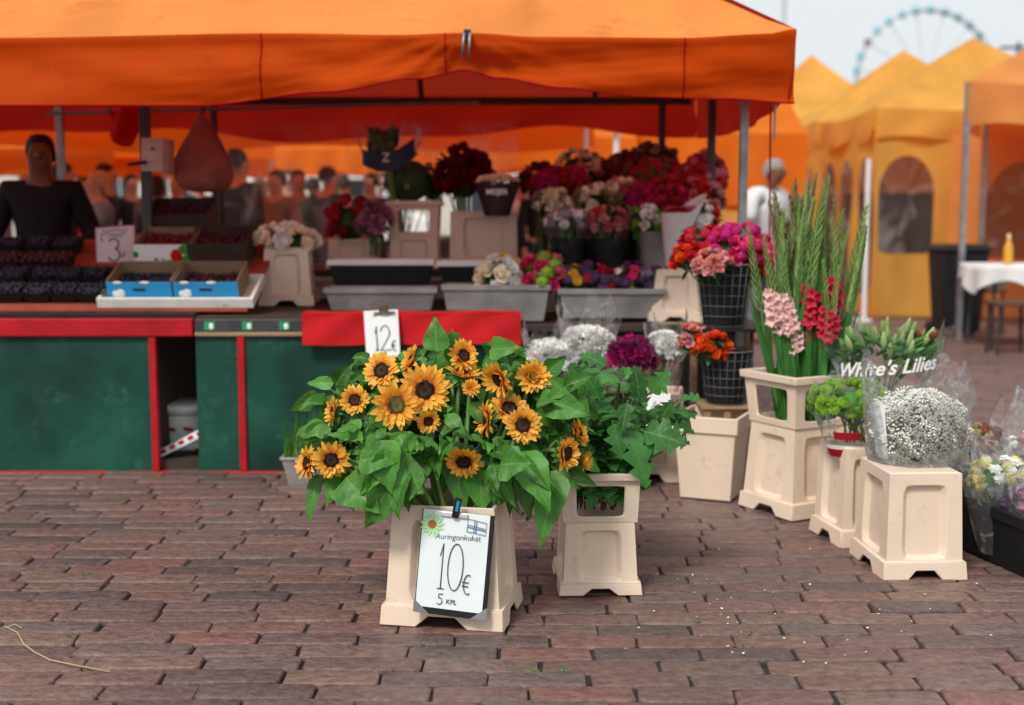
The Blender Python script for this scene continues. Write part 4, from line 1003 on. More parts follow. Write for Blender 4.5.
# green button chrysanthemums
gy = 4.68; gc = P(850, 402, gy)
gb = bunch('chrysanthemum_bunch', 'lime green button chrysanthemums in clear wrap with red bands on the narrow bucket', 'flower bunch', gc, (U(40, gy), U(28, gy), U(20, gy)), [('button', 'green')], 46, 1.05, FRESHF, 50, .05, 16, Vector((gc.x+.02, gy, .385)))
z1, z0 = gc.z+.03, Z(456, gy)
sleeve_part(gb, gc+Vector((.01, 0, 0)), .075, .165, z0, z1+.02, CELLO, .75)
def band(o, c, rb, rt, z0, z1, za, zb, a0, a1, mat, sq, name='printed_band', out=.004):
    m = MB()
    def fn(u, v):
        q = a0+(a1-a0)*u; z = za+(zb-za)*v; t = (z-z0)/(z1-z0); R_ = rb+(rt-rb)*t**.8+out
        return (c.x+R_*math.cos(q), c.y+R_*math.sin(q)*sq, z)
    m.grid(fn, 24, 3); return part(name, m, mat, o, 180)
WINE = pm('wine_red_print', (.36, .01, .03), .35)
cc = gc+Vector((.01, 0, 0))
band(gb, cc, .075, .165, z0, z1, z0+.004, z0+.035, R(190), R(350), WINE, .75); band(gb, cc, .075, .165, z0, z1, z0+.036, z0+.052, R(190), R(300), WHITE, .75); band(gb, cc, .075, .165, z0, z1, z0+.075, z0+.105, R(225), R(275), WINE, .75)
for k in range(4): link('flower_head', head('daisy', 'white'), gb, zframe(Vector((.07+rnd(-.03, .03), .03, .055+rnd(-.015, .01))), (rnd(-.3, .3), -.6, 1), 0, .9))
# tiny white flowers
yy = 4.38; wc = P(917, 428, yy)
gy_ = thing('baby_breath_bunch', 'big round bunch of tiny white flowers in clear wrap on an upturned beige bucket', 'flower bunch', wc)
m = MB(); s_ = MB()
for k in range(6500):
    z = rnd(-.85, 1); q = rnd(0, 6.28); rr = math.sqrt(1-z*z); f = rnd(.5, 1.0)**.25; cl = 1+.13*math.sin(5*q+3*z)*math.sin(4*z+2*q)+.05*math.sin(11*q+7*z)
    p = wc+Vector((rr*math.cos(q)*.168*f*cl, rr*math.sin(q)*.138*f*cl, z*.130*f*cl+.005)); r = rnd(.003, .006); m.blob(p, (r, r, r*.8), seg=4, rings=2)
    if k % 9 == 0: s_.tube([p, wc+(p-wc)*.45+Vector((0, 0, -.03))], .0008, 3, False)
part('blossoms', m, pm('tiny_white_blossom', (.90, .89, .84), .7, .05, 30, trans=.10, island=.12), gy_, 180); part('stems', s_, pm('pale_stem', (.22, .28, .14), .6), gy_, 180)
zb_ = Z(474, yy); sleeve_part(gy_, wc, .135, .195, zb_, wc.z+.19, CELLOM, .82)
sleeve_part(gy_, wc+Vector((0, 0, 0)), .132, .172, zb_, wc.z-.07, film('printed_grey_wrap', (.8, .8, .78), .22, .75, 30), .82, 'wrap_foot')
band(gy_, wc, .135, .19, zb_, wc.z+.17, wc.z-.10, wc.z+.10, R(188), R(216), PAPER, .82, 'paper_label', -.002)
m = MB()
for k in range(60):
    q = rnd(0, 6.28); p = wc+Vector((math.cos(q)*.10*rnd(0, 1), math.sin(q)*.08*rnd(0, 1), -.08)); m.tube([p, Vector((wc.x+(p.x-wc.x)*.9, wc.y+(p.y-wc.y)*.9, zb_+.004))], .0022, 4)
part('stem_bundle', m, pm('dark_wet_stems', (.09, .08, .04), .5, .3, 30), gy_, 180)
# black crate at the right edge with wrapped bouquets
bc = G(1010, 588); bc = Vector((1.98, 4.62, 0))
tub('black_crate', 'open black crate at the right edge holding wrapped bouquets', bc, R(12), .62, .80, .68, .86, .22, BLACK, .02, .04, .01, 'crate')
for (px, py, y, rx, kd, lab, fo) in ((1000, 478, 4.40, 30, [('floret', 'lemon'), ('daisy', 'white'), ('daisy', 'lemon')], 'wrapped bouquet of small pale yellow flowers in the black crate', FRESHF), (1030, 505, 4.30, 26, [('floret', 'mauve'), ('floret', 'violet'), ('daisy', 'white')], 'wrapped bouquet of purple flowers at the front of the black crate', FRESHF), (1040, 455, 4.75, 34, [('floret', 'pink'), ('daisy', 'white')], 'wrapped bouquet of pink flowers at the back of the black crate', DULLF), (978, 442, 4.85, 22, [('floret', 'brown'), ('floret', 'olive')], 'unwrapped bunch of brownish flowers at the back left of the black crate', DULLF)):
    c = P(px, py, y); r = U(rx, y)
    bunch('bouquet', lab, 'bouquet', c, (r, r*.9, r*.7), kd, 26, .8, fo, 50, .05, 14, Vector((c.x+.05, y+.05, .02)), None if px == 978 else (.06, r*1.45, .03, c.z+r*1.25, .9), smat=CELLOH)

# ---------------------------------------------------------------- bunches in the stall
WHB = bunch('rose_bunch', 'creamy white roses standing in the beige bucket on the counter', 'flower bunch', P(286, 240, 6.72), (U(30, 6.7), .12, U(14, 6.7)), [('rose', 'cream'), ('rose', 'white')], 40, 1.05, DULLF, 40, .06, 10, Vector((X(289, 6.75), 6.75, ZC+.325)))
for (px, rx, kd, lab) in ((500, 20, [('rose', 'lemon'), ('mum', 'white'), ('rose', 'yellow'), ('rose', 'cream'), ('rose', 'white')], 'round posy of yellow and cream flowers in the zinc trough'), (542, 22, [('rose', 'pink'), ('rose', 'hot'), ('floret', 'green')], 'round posy of bright pink roses and greenery in the zinc trough')):
    c = P(px, 279, 6.42); bunch('posy', lab, 'posy', c, (U(rx, 6.4), .09, U(21, 6.4)), kd, 18, 1.3, FRESHF, 60, .05, 6, Vector((c.x, 6.43, Z(318, 6.4))))
POS = [(574, 'gold', 'yellow', 'gold'), (592, 'crim', 'hot', 'crimson'), (606, 'gold', 'crim', 'gold and crimson'), (622, 'white', 'lemon', 'white and lemon'), (634, 'hot', 'violet', 'pink and violet'), (649, 'violet', 'lilac', 'violet'), (661, 'gold', 'brown', 'gold and brown')]
for (px, a, b_, lab) in POS:
    c = P(px, 280+rnd(-3, 3), 6.43); bunch('posy', f'small posy of {lab} flowers in the packed zinc trough', 'posy', c, (U(11, 6.4), .07, U(14, 6.4)), [('daisy', a), ('rose', b_), ('floret', 'violet')], 9, 1.05, DULLF, 40, .045, 6, Vector((c.x, 6.43, Z(312, 6.4))), group='small posies in the zinc trough')
# back row on the bench: px, py, Y, rx px, rz px, heads, n, scale, label, foliage, container
Z0 = .924
BACK = [
 ('rose_bunch', 463, 176, 7.35, 26, 24, [('rose', 'dred')], 26, 1.1, 'dark red roses standing in the large square beige bucket', DULLF),
 ('rose_bunch', 408, 178, 7.4, 34, 26, [('button', 'olive')], 8, .8, 'leafy green bunch in the collared beige bucket under the blue paper cone', DULLF),
 ('protea_bunch', 350, 222, 7.4, 20, 22, [('floret', 'dred'), ('floret', 'crim')], 10, 1.0, 'dusky red flowers on long stems left of the pink protea', DULLF),
 ('protea_bunch', 375, 222, 7.25, 14, 16, [('mum', 'mauve')], 5, 1.5, 'dusky pink protea heads behind the black trough', DULLF),
 ('rose_bunch', 562, 186, 7.35, 28, 14, [('rose', 'crim'), ('rose', 'mag')], 22, 1.05, 'crimson roses behind the cream roses in the middle of the bench', DULLF),
 ('rose_bunch', 553, 203, 7.2, 17, 10, [('rose', 'olive'), ('rose', 'cream')], 14, .9, 'tan roses at the left of the cream rose row', DULLF),
 ('rose_bunch', 598, 200, 7.2, 22, 11, [('rose', 'cream'), ('rose', 'olive')], 18, .95, 'faded cream roses in the middle of the bench above the lilac sprays', DULLF),
 ('rose_bunch', 592, 176, 7.6, 22, 9, [('rose', 'cream'), ('rose', 'salmon')], 14, 1.0, 'peach and cream roses at the very back of the bench', DULLF),
 ('spray_bunch', 568, 222, 6.98, 20, 10, [('floret', 'lilac'), ('floret', 'white')], 20, .75, 'lilac and white sprays in a clear sleeve in front of the cream roses', DULLF),
 ('spray_bunch', 608, 222, 6.98, 20, 12, [('rose', 'rosy'), ('floret', 'red'), ('rose', 'pink')], 16, .7, 'pale pink sprays in a clear sleeve right of the lilac ones', DULLF),
 ('carnation_bunch', 628, 173, 7.5, 24, 15, [('floret', 'brown'), ('floret', 'dred')], 28, .85, 'brownish red sprays at the back between cream roses and carnations', DULLF),
 ('carnation_bunch', 662, 178, 7.35, 28, 14, [('floret', 'red'), ('floret', 'crim'), ('floret', 'brown')], 32, .9, 'wide bunch of deep red carnations near the right end of the bench', DULLF),
 ('carnation_bunch', 705, 176, 7.3, 19, 18, [('floret', 'pink'), ('floret', 'red'), ('floret', 'crim')], 26, .9, 'pinkish red carnations at the far right of the bench', DULLF),
 ('rose_bunch', 642, 202, 7.2, 17, 12, [('rose', 'mag'), ('rose', 'hot')], 18, .95, 'magenta flowers above the white buds near the paper cone', DULLF),
 ('rose_bunch', 672, 200, 7.15, 18, 11, [('rose', 'hot'), ('rose', 'crim')], 16, .9, 'hot pink flowers just behind the white paper cone', DULLF),
 ('rose_bunch', 645, 222, 7.0, 18, 14, [('rose', 'white'), ('button', 'green')], 16, .8, 'white buds with fresh green leaves above the grey pail', FRESHF),
 ('rose_bunch', 540, 183, 7.5, 17, 16, [('rose', 'dred'), ('rose', 'crim')], 16, 1.0, 'dark red roses at the left end of the dense bank, behind the crimson ones', DULLF),
 ('rose_bunch', 622, 196, 7.3, 16, 14, [('rose', 'pink'), ('rose', 'cream')], 16, 1.0, 'pink and cream roses between the cream row and the carnations', DULLF),
 ('rose_bunch', 690, 197, 7.2, 16, 14, [('rose', 'crim'), ('floret', 'pink')], 16, 1.0, 'crimson and pink flowers behind the paper cone, above its point', DULLF),
 ('leaf_bunch', 650, 160, 7.7, 26, 12, [('button', 'olive'), ('floret', 'brown')], 18, .9, 'brown seed heads rising at the very back above the carnations', DULLF),
 ('leaf_bunch', 580, 166, 7.75, 24, 12, [('button', 'olive'), ('rose', 'cream')], 14, .9, 'olive seed heads at the very back above the peach roses', DULLF),
 ('rose_bunch', 706, 200, 7.1, 15, 14, [('rose', 'rosy'), ('rose', 'red')], 16, 1.0, 'rosy red roses under the pinkish red carnations at the far right', DULLF),
 ('rose_bunch', 433, 186, 7.5, 14, 16, [('button', 'olive'), ('rose', 'dred')], 10, .9, 'dark leafy stems between the leafy bunch and the dark red roses', DULLF),
 ('rose_bunch', 703, 218, 6.9, 13, 16, [('daisy', 'white'), ('daisy', 'white'), ('rose', 'red')], 14, .85, 'white and red daisies with fresh greenery at the right end of the bench', FRESHF)]
bx_s = {568: (.05, .15), 608: (.05, .14)}
for (nm, px, py, y, rx, rz, kd, n, s, lab, fo) in BACK:
    c = P(px, py, y); rx_ = U(rx, y); slv = None
    if px in bx_s: slv = (.05, .15, Z(262, y), c.z+.03)
    bunch(nm, lab, 'flower bunch', c, (rx_, max(.10, rx_*.7), U(rz, y)*1.12), kd, int(n*1.6), s*1.2, fo, 46, .08, 12, Vector((c.x, y, 1.0 if y > 7.1 else Z(280, y))), slv)
PAILS = [(560, 7.35, 205, 'behind the lilac sprays'), (598, 7.35, 208, 'in the middle of the bench under the cream roses'), (662, 7.35, 200, 'under the deep red carnations'), (628, 7.55, 195, 'at the back of the bench under the brownish sprays')]
for (px, y, pt, lab) in PAILS:
    x = X(px, y); o = thing('flower_pail', 'tall black pail '+lab, 'pail', (x, y, Z0), 0, 'dark flower pails'); h = Z(pt, y)-Z0-.03; m = MB()
    m.lathe([(0, .002), (.085, .002), (.115, h-.02), (.122, h), (.108, h), (.08, .01), (0, .01)], 20); part('body', m, BLACK, o, 40, local=True)
# pails in front of the bench, standing on the display table
for (px, y, pt, lab, mt) in ((568, 6.98, 238, 'dark pail holding the lilac sprays on the display table', BLACK), (608, 6.98, 238, 'dark pail holding the pale pink sprays on the display table', BLACK), (655, 6.95, 231, 'grey zinc pail under the white buds on the display table', ZINC), (703, 6.9, 240, 'dark pail under the white and red daisies at the end of the table', BLACK)):
    x = X(px, y); o = thing('flower_pail', lab, 'pail', (x, y, .692), 0, 'dark flower pails'); h = Z(pt, y)-.692; m = MB()
    m.lathe([(0, .002), (.06, .002), (.09, h-.02), (.096, h), (.084, h), (.055, .01), (0, .01)], 20); part('body', m, mt, o, 40, local=True)
# wrapped cream roses with printed dark sleeve
y = 7.1; c = P(497, 186, y)
o = thing('rose_bunch', 'cream roses in a dark printed wrap beside the dark red roses', 'flower bunch', c)
for k in range(17):
    q = k*2.4; r = math.sqrt((k+.5)/17); link('flower_head', head('rose', 'cream'), o, zframe(Vector((r*math.cos(q)*.115, r*math.sin(q)*.08, .025+.03*(1-r))), (math.cos(q)*r*.5, math.sin(q)*r*.5-.5, 1), q, .85))
m = MB(); m.grid(lambda u, v: (c.x+(.07+.06*v)*math.cos(6.2832*u), c.y+(.06+.03*v)*math.sin(6.2832*u), c.z-.17+.19*v+.008*math.sin(30*u)*v), 40, 6); part('sleeve', m, pm('dark_print_wrap', (.035, .018, .022), .35), o, 180)
me = text_mesh('MEIJER', .042, 0., weight=.001); V = np.empty(len(me.vertices)*3, np.float32); me.vertices.foreach_get('co', V); V = V.reshape(-1, 3); W_ = np.empty_like(V); a_ = V[:, 0]/.13
W_[:, 0] = .133*np.sin(a_); W_[:, 1] = -.098*np.cos(a_)+V[:, 2]; W_[:, 2] = V[:, 1]-.035; me.vertices.foreach_set('co', W_.ravel()); me.materials.clear(); me.materials.append(PAPER); link('lettering', me, o)
# white paper cone
y = 6.75; t_, b_ = P(684, 203, y), P(668, 268, y); o = thing('paper_cone_bouquet', 'pink flowers rolled in a pointed white paper cone', 'bouquet', b_)
m = MB(); ax = (t_-b_)
def cone(u, v):
    q = 6.2832*u; R_ = .012+.10*v; top = 1+.35*max(0, math.cos(q-.3))*v; p = b_+ax*(v*top*.85); return (p.x+R_*math.cos(q), p.y+R_*math.sin(q)*.8, p.z)
m.grid(cone, 36, 10); part('paper_cone', m, WCLOTH, o, 180)
for k in range(9):
    q = k*2.4; r = math.sqrt((k+.5)/9)*.085; link('flower_head', head('rose', random.choice(['rosy', 'pink', 'crim'])), o, zframe(ax*.86+Vector((r*math.cos(q)-.01, r*math.sin(q)*.8, .01)), (math.cos(q)*.4, -.6, 1), q, .85))
# clear wrap with a blue paper cone over the leafy bunch
y = 7.3; o = thing('wrapped_bouquet', 'bouquet wrapped in clear film with a dark blue paper collar, above the leafy bunch', 'bouquet', P(388, 165, y))
c0 = P(388, 160, y); m = MB()
def bl(u, v):
    a = -1.0+2.0*u; return (c0.x-.14+.30*u+.0*v, c0.y-.12*math.cos(a), c0.z-.06*math.sin(math.pi*u)+.04*u+(.10*(1-u)+.13*u)*v*.9-.03)
m.grid(bl, 20, 6); part('paper_collar', m, pm('navy_paper', (.015, .03, .07), .5), o, 180)
m = MB()
for k in range(50): add_leaf(m, c0+Vector((rnd(-.11, .06), rnd(-.06, .08), rnd(-.03, .12))), (rnd(-.6, .6), rnd(-.6, .2), 1), (0, -1, .4), rnd(.06, .1), .035, lance, bend=.5, fold=.3, n=5)
part('foliage', m, DULLF, o, 180)
m = MB(); m.tube([c0+Vector((0, 0, 0)), c0+Vector((.03, .05, -.3))], .02, 8); part('stems', m, STEM, o, 180)
sleeve_part(o, c0+Vector((.0, 0, 0)), .06, .20, c0.z-.15, c0.z+.18, CELLO, .6)
text_part('Z', .07, o, Matrix.Translation((.0, -.125, .035)) @ Matrix.Rotation(math.pi/2, 4, 'X'), PAPER)
# ---------------------------------------------------------------- price boards
def strokes(lines, r, mat, parent, M, name='lettering'):
    m = MB()
    for ln in lines: m.tube([(x, y, .0012) for x, y in ln], r, 5)
    me = m.mesh(name, mat, 180); return link(name, me, parent, M)
def arc(cx, cy, rx, ry, a0, a1, n=14): return [(cx+rx*math.cos(R(a0+(a1-a0)*i/n)), cy+ry*math.sin(R(a0+(a1-a0)*i/n))) for i in range(n+1)]
def glyph(ch, x, y, w_, h):
    D = {'1': [[(.2, .72), (.55, 1), (.55, 0)], [(.1, 0), (1, 0)]], '0': [arc(.5, .5, .5, .5, 80, 450, 22)], '2': [arc(.5, .72, .42, .28, 170, -30, 12)+[(.05, .0), (1, .0)]], '3': [arc(.42, .76, .45, .24, 150, -80, 12), arc(.42, .27, .52, .27, 80, -160, 14)],
         'e': [arc(.65, .5, .5, .5, 60, 300, 14), [(-.05, .6), (.75, .6)], [(-.05, .4), (.7, .4)]]}
    return [[(x+w_*a, y+h*b) for a, b in ln] for ln in D[ch]]
PEN = pm('grey_marker_ink', (.05, .075, .09), .6)
# board on the sunflower bucket: local frame = board centre, x right, y up, z out
n_ = Vector((math.sin(B1rot), -math.cos(B1rot), 0)); tl = math.atan2(.03, .365)
fc_ = B1+n_*(.155+.006); fc_.z = .175
ptc = P(456.5, 559, 3.68)
Mb = Matrix.Translation(Vector((ptc.x, ptc.y, ptc.z))) @ Matrix.Rotation(B1rot, 4, 'Z') @ Matrix.Rotation(math.pi/2-R(7.5), 4, 'X') @ Matrix.Rotation(R(-3.6), 4, 'Z')
d0 = (fc_-ptc).dot(n_)   # push the board onto the bucket face
Mb = Matrix.Translation(n_*(d0+.006)) @ Mb
bd = thing('price_board', 'black clipboard with a handwritten 10 euro price sheet, leaning on the sunflower bucket', 'price board', Mb.translation); bd.rotation_euler = Mb.to_euler()
m = MB(); m.box((.003, -.004, 0), (.222, .312, .006)); part('board', m, BLACK, bd, local=True, bevel=.002)
m = MB()
def sheet(u, v):
    c_ = .012; x = -.104+.205*u; y = -.140+.292*v; return (x, y, .0045+.002*math.sin(3*u+1)*math.sin(math.pi*v)+.003*((u-.5)**2)*(1-v))
m.grid(sheet, 12, 14); part('paper_sheet', m, pm('drawing_paper', (.70, .77, .78), .55, .03, 8), bd, 180, local=True)
I = Matrix.Translation((0, 0, .0068))
strokes(glyph('1', -.044, -.080, .022, .135)+glyph('0', -.014, -.082, .046, .140)+glyph('e', .034, -.088, .026, .058), .0016, PEN, bd, I)
text_part('Auringonkukat', .0245, bd, I @ Matrix.Translation((.008, .077, 0)) @ Matrix.Rotation(R(3), 4, 'Z'), PEN, shear=.15, space=.95, weight=-.0004)
strokes([[(-.022, -.096), (-.034, -.096), (-.035, -.108), (-.03, -.107)]+arc(-.032, -.117, .009, .010, 70, -140, 8)], .0013, PEN, bd, I)
text_part('KPL', .020, bd, I @ Matrix.Translation((.004, -.117, 0)), PEN, shear=.15)
strokes([[(.034, .098), (.092, .092), (.093, .128), (.036, .136), (.034, .098)], [(.035, .118), (.092, .110)], [(.055, .096), (.056, .133)]], .0009, PEN, bd, I, 'flag_drawing')
strokes([[(.036, .112), (.091, .105)], [(.061, .096), (.062, .132)]], .0013, pm('blue_pencil', (.1, .3, .6), .7), bd, I, 'flag_drawing')
m = MB()
for k in range(13):
    q = 6.2832*k/13; V, Fc, uv = blade(.032, .011, lance, bend=0, n=4, m=1); m.add(V, Fc, I @ Matrix.Translation((-.073, .108, .0008)) @ Matrix.Rotation(q, 4, 'Z') @ Matrix.Translation((0, .007, 0)), uv)
link('sunflower_drawing', m.mesh('sunflower_drawing', pm('green_pencil', (.42, .70, .34), .7)), bd)
m = MB(); m.lathe([(0, .0022), (.013, .002), (.013, 0)], 14, I @ Matrix.Translation((-.073, .108, .0))); link('sunflower_drawing', m.mesh('sunflower_drawing', pm('brown_pencil', (.42, .17, .07), .7)), bd)
m = MB(); m.box((-.008, .143, .010), (.085, .014, .005)); part('clip_bar', m, pm('pale_clip_metal', (.55, .53, .5), .4, metal=.4), bd, local=True, bevel=.002)
m = MB(); m.box((.0, .165, .018), (.020, .06, .016), (.25, 0, -.15)); part('clip', m, BLACK, bd, local=True, bevel=.003)
m = MB(); m.box((.004, .172, .028), (.009, .032, .003), (.25, 0, -.15)); part('clip_sticker', m, pm('blue_sticker', (.02, .25, .55), .4), bd, local=True)
for sx in (-1, 1):
    m = MB(); V = [(sx*.112+.003, -.158, .008), (sx*.062+.003, -.160, .008), (sx*.113+.003, -.120, .008)]; m.add(V+[(a, b, .004) for a, b, _ in V], [(0, 1, 2) if sx > 0 else (2, 1, 0), (3, 4, 5), (0, 3, 4, 1), (1, 4, 5, 2), (2, 5, 3, 0)]); part('corner_tab', m, STEEL, bd, local=True)
# card on the counter
cp = P(382.5, 333.5, 5.86); cd = thing('price_card', 'white card with a handwritten 12 and a euro sign, clipped to the red cloth', 'price card', cp); cd.rotation_euler = (math.pi/2-R(3), R(-3), 0)
m = MB(); m.grid(lambda u, v: (-.082+.160*u, -.112+.222*v, .006*math.sin(2*u+v)), 8, 8); part('card', m, PAPER, cd, local=True)
strokes(glyph('1', -.038, -.075, .02, .11)+glyph('2', -.012, -.078, .050, .115)+glyph('e', .040, -.082, .022, .045), .0026, pm('green_black_ink', (.02, .07, .07), .6), cd, Matrix.Translation((0, 0, .006)))
strokes([[(-.04, .085), (-.01, .088), (.02, .083), (.045, .087)]], .002, PEN, cd, Matrix.Translation((0, 0, .006)))
m = MB(); m.box((.012, .118, .004), (.042, .045, .022)); m.box((.015, .098, .010), (.10, .008, .012)); part('clip', m, pm('rusty_steel', (.12, .08, .06), .6, .3, 30, metal=.4), cd, local=True, bevel=.003)
# little card on the half hidden bucket
cp = P(656, 412, 5.50); cd = thing('price_card', 'small white card on the beige bucket half hidden by the oak leaves', 'price card', cp); cd.rotation_euler = (math.pi/2, 0, R(-6))
m = MB(); m.grid(lambda u, v: (-.062+.125*u, -.085+.17*v, .003*math.sin(3*u)), 4, 4); part('card', m, PAPER, cd, local=True)
strokes([[(-.03, -.01), (-.005, .05), (.02, -.01)], [(-.02, .01), (.01, .01)]], .0022, PEN, cd, Matrix.Translation((0, 0, .004)))

# ---------------------------------------------------------------- berry counter
zt = ZC+.027; SY0, SY1, SZ0, SZ1 = 6.02, 6.92, zt+.015, 1.10; SA = math.atan2(SZ1-SZ0, SY1-SY0)
sw = thing('display_slope', 'sloping reddish board on the green counter carrying the berry punnets', 'display board', (-2.3, 6.4, zt))
REDW = pm('reddish_board', (.30, .06, .035), .7, .25, 8)
m = MB(); xa, xb = -3.5, X(250, 6.1); m.add([(xa, SY0, SZ0), (xb, SY0, SZ0), (xb, SY1, SZ1), (xa, SY1, SZ1), (xa, SY0, SZ0-.014), (xb, SY0, SZ0-.014), (xb, SY1, SZ1-.014), (xa, SY1, SZ1-.014)], [(0, 1, 2, 3), (7, 6, 5, 4), (0, 4, 5, 1), (1, 5, 6, 2), (2, 6, 7, 3), (3, 7, 4, 0)]); part('board', m, REDW, sw)
for x in (xa+.1, -2.3, xb-.1): bx(sw, 'leg', x-.02, x+.02, zt, SZ1-.02, SY1-.06, SY1-.02, DARKW)
def slope(x, k, up=0): return Vector((x, SY0+(SY1-SY0)*k-up*math.sin(SA), SZ0+(SZ1-SZ0)*k+up*math.cos(SA)))
def on_slope(name, label, cat, px, k, group=None, up=.001):
    y = SY0+(SY1-SY0)*k; o = thing(name, label, cat, slope(X(px, y), k, up), 0, group); o.rotation_euler = (SA, 0, 0); return o
BERRY = pm('dark_blueberry', (.012, .014, .028), .5, .3, 30, island=.5); BERRY2 = pm('dark_cherry', (.05, .006, .010), .35, .3, 30, island=.5)
def berries(w_, d, z, n, mat, r=.008):
    m = MB()
    for _ in range(n):
        rr = r*rnd(.8, 1.2); m.blob((rnd(-w_/2, w_/2), rnd(-d/2, d/2), z+rnd(-.006, .012)), (rr, rr, rr), seg=6, rings=4)
    return m.mesh('berries', mat, 180)
pm_ = MB(); loop_faces(pm_, [(.01, .01, 0), (.105, .105, 0), (.135, .135, .055), (.142, .142, .058), (.128, .128, .056), (.10, .10, .005), (.01, .01, .005)]); PUN = pm_.mesh('tub', BLACK, 30)
BER = [berries(.115, .115, .055, 110, BERRY, .009) for _ in range(2)]+[berries(.115, .115, .055, 110, BERRY2, .010)]
def punnet(px, k, i, lab):
    o = on_slope('berry_punnet', lab, 'punnet', px, k, 'berry punnets on the sloping board'); link('tub', PUN, o); link('berries', BER[i], o)
for r, (k, xs) in enumerate(((.12, (14, 40, 66, 92)), (.34, (18, 46, 72, 100)), (.56, (12, 38, 62)), (.8, (16, 44, 70)))):
    for j, px in enumerate(xs): punnet(px+rnd(-2, 2), k, (r+j) % 2 if r != 2 else 2, ('punnet of dark berries in the front row of the sloping board', 'punnet of dark berries in the second row of the sloping board', 'punnet of dark red cherries in the third row of the sloping board', 'punnet of dark berries in the back row by the seller')[r])
# white tray with two blue cartons
tr = on_slope('fruit_tray', 'chipped white wooden tray under the two blue fruit cartons', 'tray', 183, .17); WW = pm('chipped_white_paint', (.68, .67, .64), .6, .08, 8, .2, 40, stain=((.2, .17, .14), 20, .6, .8))
m = MB(); tw = U(156, 6.05)
for (c, d) in (((0, -.15, .025), (tw, .018, .05)), ((0, .15, .025), (tw, .018, .05)), ((-tw/2+.009, 0, .025), (.018, .282, .048)), ((tw/2-.009, 0, .025), (.018, .282, .048)), ((0, 0, .008), (tw-.04, .28, .012))): m.box(c, d)
part('body', m, WW, tr, local=True, bevel=.003)
BLUE = pm('blue_carton', (.03, .30, .58), .5, .08, 8); CARD = pm('brown_cardboard', (.24, .16, .10), .8, .15, 10)
def carton(px, k, up, w_, d, h, lab, front, mat_in=CARD, fill=None, tag_='fruit_carton'):
    o = on_slope(tag_, lab, 'carton', px, k, None, up); m = MB()
    for (c, s) in (((-w_/2+.003, 0, h/2), (.006, d-.012, h)), ((w_/2-.003, 0, h/2), (.006, d-.012, h)), ((0, d/2-.003, h/2), (w_, .006, h)), ((0, 0, .003), (w_-.012, d-.012, .006))): m.box(c, s)
    part('box', m, mat_in, o, local=True); m = MB(); m.box((0, -d/2+.003, h/2-.004), (w_, .006, h-.008)); f = part('printed_front', m, front, o, local=True)
    if fill: link('berries', fill, o)
    return o, f
for i, (px, lab, ml) in enumerate(((148, 'blue carton with white clouds and dark berries, the left of the pair on the tray', BERRY), (213, 'blue carton with white clouds and dark red cherries, right one of the pair', BERRY2))):
    w_ = U(64, 6.1); o, f = carton(px, .17, .016, w_, .26, .115, lab, BLUE, CARD, berries(w_-.05, .2, .05, 330, ml, .010))
    m = MB()
    for grp in (((-.10, .040, .03, .014), (-.115, .048, .016, .016), (-.09, .053, .02, .018)), ((-.10, .105, .022, .008),), ((.03, .105, .025, .008),), ((.12, .02, .02, .01),)):
        m = MB()
        for (cx, cz, rx, rz) in grp: m.blob((cx, -.131, cz), (rx, .0025, rz), seg=12, rings=8)
        link('cloud_print', m.mesh('cloud_print', WHITE, 180), f)
    m = MB(); m.box((.0, -.1315, .07), (.06, .002, .010)); link('hand_hole', m.mesh('hand_hole', BLACK), f)
o, f = carton(171, .66, .0, U(54, 6.7), .25, .145, 'white carton printed with a strawberry and 5 kg, behind the blue cartons', PAPER, CARD, berries(.22, .2, .10, 200, pm('strawberry', (.12, .006, .010), .4, .2, 20, island=.3), .014))
hw = U(54, 6.7)/2
m = MB(); m.box((0, -.1262, .010), (hw*2, .003, .016)); link('blue_print', m.mesh('blue_print', BLUE), f)
m = MB(); m.blob((hw*.50, -.127, .075), (.032, .003, .040), seg=14, rings=8); link('strawberry_print', m.mesh('strawberry_print', pm('strawberry_red', (.5, .01, .015), .4), 180), f)
for (a, b, c_) in ((.82, .115, .03), (.88, .05, .035), (.78, .03, .02), (-.95, .085, .018), (.70, .115, .02)):
    m = MB(); m.blob((hw*a, -.1275, b), (c_*.8, .003, c_), seg=10, rings=6); link('leaf_print', m.mesh('leaf_print', pm('leaf_green_print', (.03, .30, .05), .5), 180), f)
text_part('5 kg', .055, f, Matrix.Translation((.0, -.130, .045)) @ Matrix.Rotation(math.pi/2, 4, 'X'), pm('green_print', (.01, .18, .08), .5), weight=.001)
for (px, k, up, w_, h, lab) in ((224, .66, .0, 56, .15, 'dark wooden fruit crate right of the strawberry carton'), (186, 1.02, .06, 64, .13, 'dark wooden fruit crate behind the strawberry carton')):
    carton(px, k, up, U(w_, 6.7), .26, h, lab, DARKW, DARKW, berries(U(w_-10, 6.7), .2, h*.7, 200, BERRY2, .012), 'fruit_crate')
